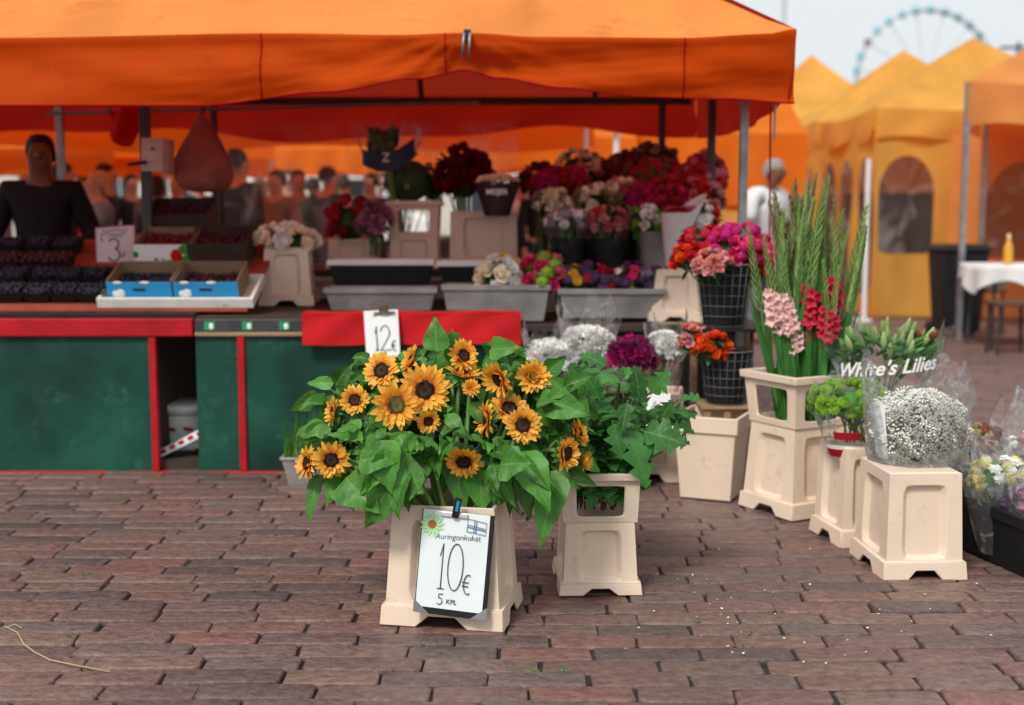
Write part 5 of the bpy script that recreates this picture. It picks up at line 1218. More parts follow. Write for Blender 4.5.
# price sign with a 3
sp_ = P(116, 247, 6.62); sg = thing('price_sign', 'white sign with a purple edge and a big handwritten 3, among the berries', 'price sign', sp_); sg.rotation_euler = (math.pi/2-R(12), R(-4), 0)
m = MB(); m.box((0, 0, 0), (.215, .225, .006)); part('edge', m, pm('purple_edge', (.34, .10, .2), .6), sg, local=True); m = MB(); m.box((0, 0, .004), (.200, .210, .004)); part('card', m, pm('grey_card', (.62, .58, .60), .6), sg, local=True)
strokes(glyph('3', -.035, -.075, .06, .12), .004, INK, sg, Matrix.Translation((0, 0, .0065)))
strokes([[(.03, -.06), (.05, -.03)], [(.03, -.05), (.05, -.05)], [(-.085, -.085), (-.05, -.08)], [(-.085, -.098), (-.045, -.095)], [(-.05, .05), (-.02, .06), (.04, .05)]], .002, INK, sg, Matrix.Translation((0, 0, .0065)))
strokes([[(-.07, .09), (-.03, .085), (.0, .092), (.03, .085), (.07, .09)], [(-.08, .07), (-.04, .072), (.02, .065), (.06, .07)], [(-.075, .06), (-.07, .03)]], .0028, pm('purple_ink', (.16, .03, .2), .6), sg, Matrix.Translation((0, 0, .0065)))
m = MB(); m.tube([(0, -.11, -.004), (0, -.15, -.02)], .006, 6); part('spike', m, STEEL, sg, local=True)
# box on the pole, hanging bag, red cloth
hb = thing('till_box', 'cream plastic box with blue and green marks fixed to the dark stall pole', 'box', P(156, 156, 6.66))
c0 = P(155, 155, 6.66); m = MB(); m.box(c0, (.125, .07, .175), (0, R(3), R(-12))); part('case', m, pm('cream_plastic', (.55, .47, .40), .6), hb, bevel=.006)
m = MB(); m.box(c0+Vector((.066, .02, -.01)), (.03, .08, .18), (0, R(3), R(-12))); part('side_cover', m, pm('tan_plastic', (.45, .30, .24), .6), hb, bevel=.006)
m = MB(); m.box(c0+Vector((.0, -.04, .03)), (.02, .006, .016)); m.box(c0+Vector((.03, -.036, -.055)), (.022, .006, .026)); part('mark', m, pm('teal_mark', (.02, .22, .2), .5), hb)
m = MB(); m.box(c0+Vector((-.08, -.05, -.045)), (.10, .02, .018), (0, R(-8), 0)); part('handle', m, BLACK, hb, bevel=.004)
bg_ = thing('hanging_bag', 'translucent bag of reddish onions hanging from the canopy frame', 'bag', P(203, 190, 6.8))
NET = pm('red_net_bag', (.42, .16, .13), .6, .3, 18, .6, 30, .45, (.5, .12, .09))
cb_ = P(203, 168, 6.8); m = MB(); m.grid(lambda u, v: (cb_.x+(.145*math.sin(math.pi*(.05+.94*v)**.55)+.012)*math.cos(6.2832*u)*(1+.06*math.sin(5*6.2832*u+9*v))*(1 if v > .0 else .6), cb_.y+(.11*math.sin(math.pi*(.05+.94*v)**.55)+.012)*math.sin(6.2832*u)*(1+.06*math.sin(4*6.2832*u+5*v)), cb_.z-.13+.42*v), 36, 20); part('bag', m, NET, bg_, 180)
m = MB(); m.tube([cb_+Vector((0, 0, .27)), cb_+Vector((.02, .1, .50))], .01, 6); part('string', m, DARKST, bg_, 180)
rc = thing('red_cloth', 'bunched red cloth tied up under the canopy beside the dark pole', 'cloth', P(129, 150, 7.0)); cb2 = P(129, 135, 7.0); m = MB()
m.grid(lambda u, v: (cb2.x-.11+.22*u, cb2.y+.05*math.sin(9*u+3*v)-.06*math.sin(math.pi*u), cb2.z+.13-.21*v*(math.sin(math.pi*(.12+.8*u))**.7)+.03*u), 26, 12); part('cloth', m, pm('red_awning_cloth', (.62, .012, .02), .8, .15, 6, .3, 60, .45, (.7, .01, .01)), rc, 180)
m = MB(); m.tube([cb2+Vector((-.1, 0, .12)), cb2+Vector((-.12, .1, .42))], .006, 5); part('cord', m, DARKST, rc, 180)
# ---------------------------------------------------------------- people
def skin(name, pts, edges, mat, sub=2, root=0):
    me = bpy.data.meshes.new('tmp'); me.from_pydata([p[0] for p in pts], edges, []); ob_ = bpy.data.objects.new('tmp', me); COL.objects.link(ob_)
    ob_.modifiers.new('s', 'SKIN'); ly_ = me.skin_vertices[0].data
    for i, p in enumerate(pts):
        r = p[1]; ly_[i].radius = r if isinstance(r, tuple) else (r, r); ly_[i].use_root = (i == root)
    sb = ob_.modifiers.new('b', 'SUBSURF'); sb.levels = sub; sb.render_levels = sub
    dg = bpy.context.evaluated_depsgraph_get(); dg.update(); out = bpy.data.meshes.new_from_object(ob_.evaluated_get(dg)); out.name = name
    bpy.data.objects.remove(ob_); bpy.data.meshes.remove(me); out.materials.clear(); out.materials.append(mat)
    out.polygons.foreach_set('use_smooth', [True]*len(out.polygons)); return out
STAND = dict(elL=(-.25, .03, 1.14), wrL=(-.24, -.05, .90), elR=(.25, .03, 1.14), wrR=(.24, -.05, .90), lean=0.0, look=(0, 0), kneeL=(-.10, -.01, .50), kneeR=(.10, -.01, .50), ankL=(-.10, .02, .08), ankR=(.10, .02, .08))
def person_meshes(pose, skinm, sleeve=1.0, bulk=1.0):
    q = dict(STAND); q.update(pose); ln = q['lean']
    def L(x, y, z): return (x, y-ln*max(0, z-.95), z)     # lean forward from the hips
    pts = []; E = []; ix = {}
    def v(n_, co, r, par=None):
        ix[n_] = len(pts); pts.append((co, r))
        if par: E.append((ix[par], ix[n_]))
    v('pel', L(0, 0, .96), (.15*bulk, .11*bulk)); v('waist', L(0, 0, 1.10), (.14*bulk, .10*bulk), 'pel'); v('chest', L(0, .01, 1.30), (.165*bulk, .115*bulk), 'waist'); v('upch', L(0, .015, 1.42), (.11, .08), 'chest'); v('neck', L(0, .0, 1.51), .055, 'upch')
    lx, lz = q['look']; hx = lambda x, y, z: L(x+lx*.0, y, z)
    v('jaw', hx(lx*.03, -.025, 1.585), (.078, .090), 'neck'); v('head', hx(lx*.02, -.002, 1.665), (.094, .112), 'jaw'); v('crown', hx(lx*.01, .012, 1.725), (.072, .084), 'head')
    v('nose', hx(lx*.09, -.130, 1.625), .012, 'head')
    for s, sd in (('L', -1), ('R', 1)):
        v('sh'+s, L(sd*.18*bulk, .015, 1.425), .062, 'upch'); v('el'+s, L(*q['el'+s]), .044, 'sh'+s); v('wr'+s, L(*q['wr'+s]), .029, 'el'+s)
        e, w_ = Vector(L(*q['el'+s])), Vector(L(*q['wr'+s])); d = (w_-e).normalized(); sdv = d.cross(Vector((0, 1, 0))); sdv = sdv.normalized() if sdv.length > .1 else Vector((1, 0, 0)); nrm_ = d.cross(sdv)
        v('pa'+s, tuple(w_+d*.06), (.035, .018), 'wr'+s)
        for k in range(4):
            o_ = sdv*(k-1.5)*.02; b = w_+d*.095+o_; v(f'f{k}'+s, tuple(b), .0085, 'pa'+s); v(f'g{k}'+s, tuple(b+d*(.035+.006*(k in (1, 2)))+nrm_*.012), .0075, f'f{k}'+s); v(f'h{k}'+s, tuple(b+d*(.055+.01*(k in (1, 2)))+nrm_*.03), .0065, f'g{k}'+s)
        v('t0'+s, tuple(w_+d*.045+sdv*.04), .010, 'pa'+s); v('t1'+s, tuple(w_+d*.08+sdv*.06), .008, 't0'+s)
        v('hip'+s, L(sd*.09*bulk, 0, .90), .095*bulk, 'pel'); v('kn'+s, q['knee'+s], .058, 'hip'+s); v('an'+s, q['ank'+s], .038, 'kn'+s); a = q['ank'+s]; v('toe'+s, (a[0], a[1]-.15, .035), (.042, .03), 'an'+s)
    body = skin('body', pts, E, skinm)
    def sub(names, grow, name, mat, cut=None):
        ids = {n: i for i, n in enumerate(names)}; P_ = []
        for n in names:
            co, r = pts[ix[n]]; r = r if isinstance(r, tuple) else (r, r); P_.append((co, (r[0]+grow, r[1]+grow)))
        E_ = [(ids[a_], ids[b_]) for a_, b_ in ((next(k for k in ix if ix[k] == a), next(k for k in ix if ix[k] == b)) for a, b in E) if a_ in ids and b_ in ids]
        return skin(name, P_, E_, mat)
    ar = ['shL', 'elL', 'shR', 'elR']+(['wrL', 'wrR'] if sleeve > .8 else [])
    top = lambda mat: sub(['pel', 'waist', 'chest', 'upch']+ar, .022, 'shirt', mat)
    leg = lambda mat: sub(['pel', 'hipL', 'knL', 'anL', 'hipR', 'knR', 'anR'], .016, 'trousers', mat)
    hp = Vector(hx(lx*.015, .012, 1.69))
    def hair(mat, kind='short'):
        m = MB(); Mh = Matrix.Translation(hp); n_ = 18; prof = []
        for i in range(8):
            a = math.pi*.5*i/7; prof.append((.098*math.cos(a), .085*math.sin(a)))
        def fn(u, v):
            qa = 6.2832*u; dn = -.03 if math.sin(qa) < -.3 else (-.15 if kind == 'long' else -.085); dn = dn*(1 if math.sin(qa) > .1 else .4) if kind != 'cap' else -.015
            a = math.pi*.5*v; z = .082*math.sin(a)+(1-v)**3*dn; r = math.cos(a)**.8
            return (hp.x+.089*r*math.cos(qa), hp.y+.107*r*math.sin(qa)+.006, hp.z+z)
        m.grid(fn, 24, 9); return m.mesh('hair' if kind != 'cap' else 'cap', mat, 180)
    def eyes(mat):
        m = MB()
        for s in (-1, 1): m.blob((lx*.05+s*.030, Vector(hx(0, -.099, 0)).y-ln*(1.655-.95)+0*ln, 1.655), (.008, .006, .005), seg=8, rings=6)
        return m.mesh('eyes', mat, 180)
    return body, top, leg, hair, eyes
CL = lambda n, c, **k: pm(n+'_cloth', c, .85, .15, 9, .25, 60, **k)
HAIRD = pm('dark_hair', (.02, .014, .01), .6, .2, 40, .4, 90); HAIRB = pm('blond_hair', (.42, .29, .15), .6, .2, 40, .4, 90); HAIRG = pm('grey_hair', (.28, .27, .26), .7, .2, 40, .4, 90)
EYE = pm('dark_eye', (.02, .015, .012), .2)
def person(label, loc, rot, height, pose, shirt, trousers, hairm, hk='short', skinm=SKIN, sleeve=1., bulk=1., group=None, proto=None):
    o = thing('person', label, 'person', loc, rot, group); s = height/1.80; o.scale = (s, s, s)
    if proto is None:
        b, t, l, h, e = person_meshes(pose, skinm, sleeve, bulk); proto = (b, t(shirt), l(trousers), h(hairm, hk), e(EYE))
    for n_, me, mt in zip(('body', 'shirt', 'trousers', 'cap' if hk == 'cap' else 'hair', 'eyes'), proto, (skinm, shirt, trousers, hairm, EYE)):
        c = link(n_, me, o)
        if me.materials[0] != mt: c.material_slots[0].link = 'OBJECT'; c.material_slots[0].material = mt
    return proto
BLK = CL('black', (.012, .012, .016)); NAVY = CL('navy', (.02, .03, .06)); WHT = CL('white', (.80, .80, .80)); GRYC = CL('grey', (.16, .16, .18)); TEAL = CL('turquoise', (.03, .35, .50)); REDC = CL('red', (.40, .02, .03)); BRN = CL('brown', (.20, .10, .06)); PNK = CL('pale_pink', (.55, .35, .33)); JEAN = CL('denim', (.05, .08, .15))
Y = 7.55
person('seller in a black top standing behind the berry counter at the left edge', Vector((X(46, Y), Y, 0)), R(8), 1.74, dict(elL=(-.30, -.02, 1.14), wrL=(-.22, -.26, .98), elR=(.30, -.0, 1.14), wrR=(.24, -.24, .96), look=(.3, 0), lean=.05), BLK, BLK, HAIRD, 'short', SKIND, 1., 1.06)
Y = 12.0
person('man in a loose white shirt with short grey hair, bending forward by the orange tents', Vector((X(757, Y), Y, 0)), R(50), 1.78, dict(elL=(-.36, -.06, 1.16), wrL=(-.40, -.22, .98), elR=(.34, -.10, 1.14), wrR=(.36, -.30, 1.0), look=(.4, 0), lean=.22), WHT, GRYC, HAIRG, 'short', SKIND, .5, 1.65)
WALK = dict(kneeL=(-.10, -.12, .50), ankL=(-.10, -.10, .08), kneeR=(.10, .06, .50), ankR=(.10, .22, .10))
pA = person('blond woman in a grey jacket raising a hand to her face, behind the berry counter', Vector((X(102, 10.5), 10.5, 0)), R(-60), 1.62, dict(elR=(.22, -.15, 1.18), wrR=(.06, -.20, 1.44)), GRYC, JEAN, HAIRB, 'long')
pB = person('tall dark haired man in black beyond the stall, right of the hanging bag', Vector((X(240, 11.0), 11.0, 0)), R(150), 1.83, WALK, BLK, BLK, HAIRD, 'short')
for i, (px, Y, h, rot, sh_, tr_, ha, lab, pr) in enumerate((
  (300, 13.2, 1.72, 20, TEAL, JEAN, HAIRD, 'man in a turquoise shirt in the crowd behind the plastic curtain', pB),
  (279, 12.6, 1.70, -30, BRN, BLK, HAIRD, 'person in a brown jacket left of the turquoise shirt in the crowd', pB),
  (262, 14.0, 1.66, 200, PNK, GRYC, HAIRG, 'person in a pale pink top behind the curtain, left of the brown jacket', pA),
  (315, 14.6, 1.68, 160, WHT, JEAN, HAIRD, 'person in white right of the turquoise shirt in the far crowd', pB),
  (110, 13.0, 1.78, 90, NAVY, BLK, HAIRD, 'person in navy just behind the blond woman', pB),
  (87, 14.5, 1.70, -20, REDC, JEAN, HAIRD, 'person in a red jacket far behind, between the seller and the blond woman', pB),
  (30, 15.0, 1.72, 40, GRYC, BLK, HAIRG, 'grey haired person far behind the seller at the left edge', pB),
  (345, 15.5, 1.74, 180, REDC, BLK, HAIRD, 'person in red beyond the proteas', pB),
  (180, 13.8, 1.70, 10, BRN, JEAN, HAIRB, 'blond person in brown under the red tied cloth, far back', pA),
  (520, 16.0, 1.75, 0, WHT, BLK, HAIRD, 'person in white far behind the cream wrapped roses', pB),
  (585, 15.2, 1.72, 170, PNK, JEAN, HAIRG, 'person in pale pink far behind the peach roses', pA),
  (68, 12.2, 1.76, 120, BLK, BLK, HAIRD, 'person in black between the seller and the blond woman, mid distance', pB),
  (135, 15.4, 1.74, 30, BLK, JEAN, HAIRD, 'person in black far behind the cream box on the pole', pB),
  (160, 12.4, 1.64, 190, GRYC, BLK, HAIRD, 'dark haired person in grey right of the dark pole', pA),
  (200, 15.8, 1.78, 60, NAVY, BLK, HAIRD, 'person in navy far behind the hanging bag', pB),
  (222, 13.4, 1.70, -50, BLK, JEAN, HAIRG, 'grey haired person in black just behind the tall dark man', pA),
  (290, 15.6, 1.80, 20, BLK, BLK, HAIRD, 'person in black between the brown jacket and the turquoise shirt, far back', pB),
  (330, 13.0, 1.75, 140, NAVY, JEAN, HAIRD, 'person in navy just left of the protea bucket', pB),
  (272, 16.8, 1.70, 70, REDC, BLK, HAIRB, 'blond person in red far behind the curtain', pA),
  (372, 14.2, 1.72, 0, BLK, BLK, HAIRD, 'person in black behind the pink protea', pB),
  (540, 13.6, 1.70, 30, BLK, JEAN, HAIRD, 'person in black behind the crimson roses', pB))):
    person(lab, Vector((X(px, Y), Y, 0)), R(rot), h, {}, sh_, tr_, ha, 'short', SKIN, 1., 1., 'shoppers in the background', pr)
# goods and crates heaped on the far stalls
def heap(label, px, Y, z, n, cols, cat='crates'):
    x = X(px, Y); o = thing('produce_crate', label, 'crate', (x, Y, z), rnd(-.2, .2)); m = MB(); w_, d, h = .5, .36, .16
    for (c, s) in (((-w_/2, 0, h/2), (.02, d, h)), ((w_/2, 0, h/2), (.02, d, h)), ((0, -d/2, h/2), (w_-.022, .02, h)), ((0, d/2, h/2), (w_-.022, .02, h)), ((0, 0, .01), (w_-.022, d-.022, .02))): m.box(c, s)
    part('box', m, DARKW, o, local=True); link('berries', berries(w_-.08, d-.08, h, 90, cols, .035), o)
FR = [pm('far_green_fruit', (.12, .25, .04), .5, island=.3), pm('far_orange_fruit', (.7, .25, .03), .5, island=.3), pm('far_red_fruit', (.45, .03, .02), .5, island=.3), pm('far_pale_goods', (.6, .55, .48), .6, island=.3)]
for i, (px, Y, z, c, lab) in enumerate(((62, 14.4, .78, 1, 'orange fruit crate on the far stall behind the seller'), (84, 14.5, .78, 0, 'green fruit crate on the far stall behind the seller'), (120, 17.0, .78, 3, 'crate of pale goods on the far stall behind the blond woman'), (170, 17.0, .78, 2, 'crate of red fruit on the far stall beyond the dark pole'), (200, 17.0, .78, 0, 'crate of green fruit on the far stall behind the hanging bag'), (292, 18.0, .78, 3, 'crate of pale goods on the far stall behind the curtain'), (335, 18.0, .78, 2, 'crate of red fruit on the far stall behind the curtain'), (440, 14.7, .78, 0, 'crate of green fruit on the far stall behind the leafy bunches'), (520, 14.7, .78, 3, 'crate of pale goods on the far stall behind the cream roses'), (560, 14.7, .78, 1, 'crate of orange fruit on the far stall behind the crimson roses'))):
    heap(lab, px, Y, z, 90, FR[c])

# ---------------------------------------------------------------- yellow tents on the right
def tent(label, x0, x1, y0, y1, zv0, zv1, za, mat, walls, group='yellow and orange market tents', wmat=None, poles=.12, apex=None, skew=0):
    o = thing('market_tent', label, 'tent', ((x0+x1)/2, (y0+y1)/2, 0), 0, group)
    ax, ay = apex or ((x0+x1)/2, (y0+y1)/2); C4 = [(x0, y0), (x1, y0), (x1+skew, y1), (x0+skew, y1)]; m = MB()
    for i in range(4):
        a, b = C4[i], C4[(i+1) % 4]
        def fn(u, v):
            x, y = a[0]+(b[0]-a[0])*u, a[1]+(b[1]-a[1])*u; s = math.sin(math.pi*u); ev = -.05*s*(1-v)
            dx, dy = (ax-x)*v, (ay-y)*v; return (x+dx, y+dy, zv1+(za-zv1)*v-.10*math.sin(math.pi*v)*(1-.5*abs(2*u-1))*(.5+.5*s)+ev)
        m.grid(fn, 16, 12)
    part('tent_roof', m, mat, o, 60)
    for i in range(4):
        a, b = C4[i], C4[(i+1) % 4]; L = math.hypot(b[0]-a[0], b[1]-a[1]); nx, ny = (b[1]-a[1])/L, -(b[0]-a[0])/L; m = MB(); ph = rnd(0, 6)
        def fn(u, v):
            w_ = (.03*math.sin(u*L*4+ph)+.02*math.sin(u*L*9+3*v))*v+.02; zt_ = zv1-.05*math.sin(math.pi*u)
            return (a[0]+(b[0]-a[0])*u+nx*w_, a[1]+(b[1]-a[1])*u+ny*w_, zt_+(zv0-zt_+.03*math.sin(u*L*5))*v)
        m.grid(fn, 40, 5); part('valance', m, wmat or mat, o, 180)
    for (i, bays) in walls:
        a, b = C4[i], C4[(i+1) % 4]; nb = len(bays); L = math.hypot(b[0]-a[0], b[1]-a[1]); m = MB(); g_ = MB(); nx, ny = (b[1]-a[1])/L, -(b[0]-a[0])/L; top = zv0+.12
        for k, bay in enumerate(bays):
            u0, u1 = bay[0], bay[1]; wl = (u1-u0)*L
            def W3(s, t, off=0):
                u = u0+(u1-u0)*s; z = .02+(top-.02)*t; w_ = (.045*math.sin(u*L*5+2*t)+.02*math.sin(u*L*13-3*t))*math.sin(math.pi*min(1, t*1.2))-.02-off; return (a[0]+(b[0]-a[0])*u+nx*w_, a[1]+(b[1]-a[1])*u+ny*w_, z)
            if len(bay) > 2:
                (hw_, zlo, zhi) = bay[2:5]; cz = zhi-.45; cy = cz/top; A_ = hw_/wl
                def ri(q):
                    c, s = math.cos(q), math.sin(q)
                    if s >= 0: return ((c/A_)**2+(s/((zhi-cz)/top))**2)**-.5
                    return (abs(c/A_)**14+abs(s/((cz-zlo)/top))**14)**(-1/14)
                O, I = ringpts((0, 0, 1, 1), ri, 40, .5, cy); n = len(O)
                for _ in range(1): m.add([W3(*p) for p in O]+[W3(O[j][0]*.5+I[j][0]*.5, O[j][1]*.5+I[j][1]*.5) for j in range(n)]+[W3(*p) for p in I], [(r*n+j, r*n+(j+1) % n, (r+1)*n+(j+1) % n, (r+1)*n+j) for r in range(2) for j in range(n)])
                if g_.n: part('window_pane', g_, WPLAST, o, 180); g_ = MB()
                g_.add([W3(.5, cy, .004)]+[W3(.5+(p[0]-.5)*.55, cy+(p[1]-cy)*.55, .004+.02*math.sin(j*.9)) for j, p in enumerate(I)]+[W3(p[0], p[1], .004) for p in I], [(0, 1+j, 1+(j+1) % n) for j in range(n)]+[(1+j, 1+n+j, 1+n+(j+1) % n, 1+(j+1) % n) for j in range(n)])
            else: m.grid(lambda u, v: W3(u, v), 16, 8)
        part('tent_wall', m, wmat or mat, o, 180)
        if g_.n: part('window_pane', g_, WPLAST, o, 180)
    if poles is not None:
        for (x, y) in C4:
            x += poles if x < x0+1.5+skew else -poles; y += poles if y < (y0+y1)/2 else -poles; m = MB(); m.box((x, y, zv1/2), (.05, .05, zv1)); part('pole', m, STEEL, o)
    return o
xw = 4.22
tent('largest yellow tent with arched clear windows, peak right under the big wheel', xw, xw+3.1, 14.7, 17.3, 2.10, 2.46, 3.42, YELLOW, [(0, [(0, .25, .33, .75, 1.9), (.25, .64), (.64, 1, .36, .8, 1.9)]), (3, [(0, .33, .34, .25, 1.9), (.33, .66, .34, .25, 1.9), (.66, 1, .34, .25, 1.9)])])
tent('yellow tent directly behind the largest one, its peak lower left', xw-.02, xw+3.1, 17.5, 20.1, 2.12, 2.50, 3.62, YELLOW, [(3, [(0, .33, .34, .25, 1.9), (.33, .66, .34, .25, 1.9), (.66, 1, .34, .25, 1.9)]), (0, [(0, 1)])])
tent('farthest pale yellow tent at the left end of the tent row', 3.9, 7.0, 21.5, 25.0, 2.2, 2.6, 4.1, YELLOW, [(3, [(0, 1)]), (0, [(0, 1)])])
tent('nearest orange tent at the right edge, open under a low front', 4.37, 7.4, 12.2, 14.4, 2.07, 2.49, 3.3, PALEOR, [], wmat=PALEOR, poles=.01, skew=1.0)
# orange inner wall of the big tent seen right of the near pole, and things inside
dv = thing('canvas_screen', 'orange canvas screen with an arched clear window behind the white table', 'screen', (5.9, 14.55, 0))
m = MB(); g_ = MB()
def W4(s, t): return (5.08+1.9*s, 14.55+.03*math.sin(9*s+2*t), .02+2.1*t)
def ri(q):
    c, s = math.cos(q), math.sin(q); return ((c/.22)**2+(s/.28)**2)**-.5 if s >= 0 else (abs(c/.22)**12+abs(s/.25)**12)**(-1/12)
O, I = ringpts((0, 0, 1, 1), ri, 40, .42, .58); n = len(O)
m.add([W4(*p) for p in O]+[W4(*p) for p in I], [(j, (j+1) % n, n+(j+1) % n, n+j) for j in range(n)]); part('canvas', m, PALEOR, dv, 180)
g_.add([W4(*p) for p in I], [tuple(range(n))]); part('window_pane', g_, WPLAST, dv)
for (x, y, sx_, sz, mt, lab) in ((5.1, 16.2, 1.5, 1.45, DARKW, 'dark counter inside the largest yellow tent'), (6.6, 16.6, .9, 1.3, REDC, 'red covered counter inside the largest yellow tent, to the right')):
    o = thing('tent_counter', lab, 'counter', (x, y, 0)); m = MB(); m.box((x, y, sz/2), (sx_, .5, sz)); part('body', m, mt, o, bevel=.01); m = MB(); m.box((x, y, sz+.02), (sx_+.08, .58, .036)); part('counter_top', m, DARKW, o, bevel=.004)
xp = X(865, 14.3); m = MB(); m.tube([(xp, 14.3, 0), (xp, 14.3, 1.85)], .028, 8); m.tube([(xp, 14.3, 0), (xp, 14.3, .03)], .10, 10); solo('white_pole', m, WHITE, 'white metal pole standing in front of the arched tent window', 'pole', (xp, 14.3, 0), smooth=40)

# bin, table, benches and bottle under the near tent
y = 12.6; xb_ = X(957, y); bn = thing('wheeled_bin', 'black wheeled bin beside the tent pole and the white table', 'bin', (xb_, y, 0))
m = MB(); loop_faces(m, [(.01, .01, .06), (.36, .36, .06), (.46, .46, .86), (.44, .44, .86), (.01, .01, .86)]); me = part('body', m, BLACK, bn, 30, local=True, bevel=.01)
m = MB(); loop_faces(m, [(.01, .01, .862), (.50, .50, .862), (.51, .51, .89), (.40, .42, .93), (.01, .01, .935)]); part('lid', m, BLACK, bn, 30, local=True, bevel=.01)
for s in (-1, 1):
    m = MB(); m.tube([(s*.2-.02, .2, .07), (s*.2+.02, .2, .07)], .07, 14); part('wheel', m, BLACK, bn, 40, local=True)
y = 11.6; tx = X(1020, y); tbz = .765
wt = thing('folding_table', 'table under a white cloth at the right edge with a yellow bottle on it', 'table', (tx, y, 0)); m = MB(); m.box((tx, y, tbz-.02), (.84, .74, .03)); part('tabletop', m, DARKW, wt)
for sx_ in (-.36, .36):
    for sy_ in (-.3, .3): m = MB(); m.tube([(tx+sx_, y+sy_, 0), (tx+sx_*.95, y+sy_*.95, tbz-.036)], .018, 8); part('leg', m, DARKST, wt)
m = MB()
def tcl(u, v):
    q = 6.2832*u; a = (abs(math.cos(q)/.46)**8+abs(math.sin(q)/.41)**8)**(-1/8)
    if v < .5: k = v*2; return (tx+a*math.cos(q)*k, y+a*math.sin(q)*k, tbz+.004)
    k = (v-.5)*2; fl_ = 1+.05*math.sin(9*q)*k+.03*k; return (tx+a*math.cos(q)*fl_, y+a*math.sin(q)*fl_, tbz+.004-(.20+.07*math.sin(4*q+.8))*k)
m.grid(tcl, 80, 10); c = solo('tablecloth', m, WCLOTH, 'white cloth draped over the table at the right edge', 'tablecloth', (tx, y, tbz), smooth=180)
bt = Vector((X(1007, y-.1), y-.1, tbz+.005)); bo = thing('sauce_bottle', 'mustard yellow bottle standing on the white tablecloth', 'bottle', bt)
m = MB(); m.lathe([(0, 0), (.038, 0), (.040, .02), (.040, .15), (.030, .19), (.017, .215), (.016, .235), (0, .235)], 16, Matrix.Translation(bt)); part('body', m, pm('mustard', (.62, .33, .03), .35), bo, 40)
m = MB(); m.lathe([(.018, .232), (.018, .262), (.010, .285), (0, .287)], 12, Matrix.Translation(bt)); part('cap', m, pm('pale_cap', (.7, .55, .25), .4), bo, 40)
for (px, yy_, lab) in ((985, 12.9, 'dark wooden stool behind the white table, next to the bin'), (1012, 11.0, 'dark wooden stool in front of the white table')):
    x = X(px, yy_); o = thing('wooden_stool', lab, 'stool', (x, yy_, 0)); m = MB(); m.box((x, yy_, .45), (.36, .32, .035)); part('seat', m, pm('stool_wood', (.10, .05, .03), .6, .2, 10), o, bevel=.006)
    for sx_ in (-.14, .14):
        for sy_ in (-.12, .12): m = MB(); m.tube([(x+sx_*1.1, yy_+sy_*1.1, 0), (x+sx_, yy_+sy_, .43)], .016, 8); part('leg', m, DARKW, o)

# ---------------------------------------------------------------- market stalls, van and hall beyond the flower stall
def simple_stall(label, x0, x1, y0, y1, zv, ze, mat, table, red=False):
    o = thing('market_stall', label, 'market stall', ((x0+x1)/2, (y0+y1)/2, 0), 0, 'far market stalls'); ym = (y0+y1)/2; m = MB()
    m.grid(lambda u, v: (x0+(x1-x0)*u, y0+(ym-y0)*v, ze+.7*v-.06*math.sin(math.pi*v)), 12, 6); m.grid(lambda u, v: (x1-(x1-x0)*u, y1+(ym-y1)*v, ze+.7*v-.06*math.sin(math.pi*v)), 12, 6); part('canopy_roof', m, mat, o, 180)
    for (ya, s) in ((y0, -1), (y1, 1)):
        m = MB(); m.grid(lambda u, v: (x0+(x1-x0)*u, ya+s*.04*v*math.sin(u*20), ze+(zv-ze+.04*math.sin(u*13))*v), 40, 4); part('valance', m, mat, o, 180)
    for x in (x0+.1, x1-.1):
        for yy_ in (y0+.1, y1-.1): m = MB(); m.tube([(x, yy_, 0), (x, yy_, ze)], .025, 6); part('pole', m, WHITE if not red else STEEL, o)
    m = MB(); m.box(((x0+x1)/2, y0+.5, .75), (x1-x0-.4, .7, .05)); part('counter_top', m, DARKW, o); m = MB(); m.box(((x0+x1)/2, y0+.2, .38), (x1-x0-.44, .03, .68)); part('front_panel', m, table, o)
ORB = pm('bright_orange_canvas', (.90, .24, .015), .8, .08, 3, .1, 200, .5, (.85, .14, .01)); RDB = pm('red_canvas', (.62, .02, .015), .8, .08, 3, .1, 200, .5, (.75, .02, .012))
simple_stall('red and orange canopy stall far behind the seller', -6.9, -4.4, 14, 16.5, 1.68, 1.95, ORB, DARKW, True)
simple_stall('orange canopy stall far behind the blond woman', -5.4, -3.5, 16.5, 19, 1.78, 2.05, ORB, BLK)
simple_stall('orange canopy stall far behind the plastic curtain', -3.3, -1.9, 17.5, 19.5, 1.78, 2.12, ORB, BLK)
simple_stall('white canopy stall far behind the curtain, beyond the orange one', -5.2, -2.4, 21.5, 24, 1.95, 2.3, WHITE, BLK)
simple_stall('orange canopy stall straight behind the leafy bunches', -1.6, 1.4, 14.2, 16.5, 1.72, 2.08, ORB, DARKW)
simple_stall('orange canopy stall behind the carnations, next to the man in white', 1.45, 3.6, 15.4, 18.2, 1.3, 2.2, ORB, ORB)
simple_stall('added orange canopy stall, unseen behind the back valance, shading the shoppers', -6.6, .9, 9.6, 13.8, 1.93, 2.2, ORB, DARKW)  # neighbour stall with an unseen canopy, added to darken the crowd
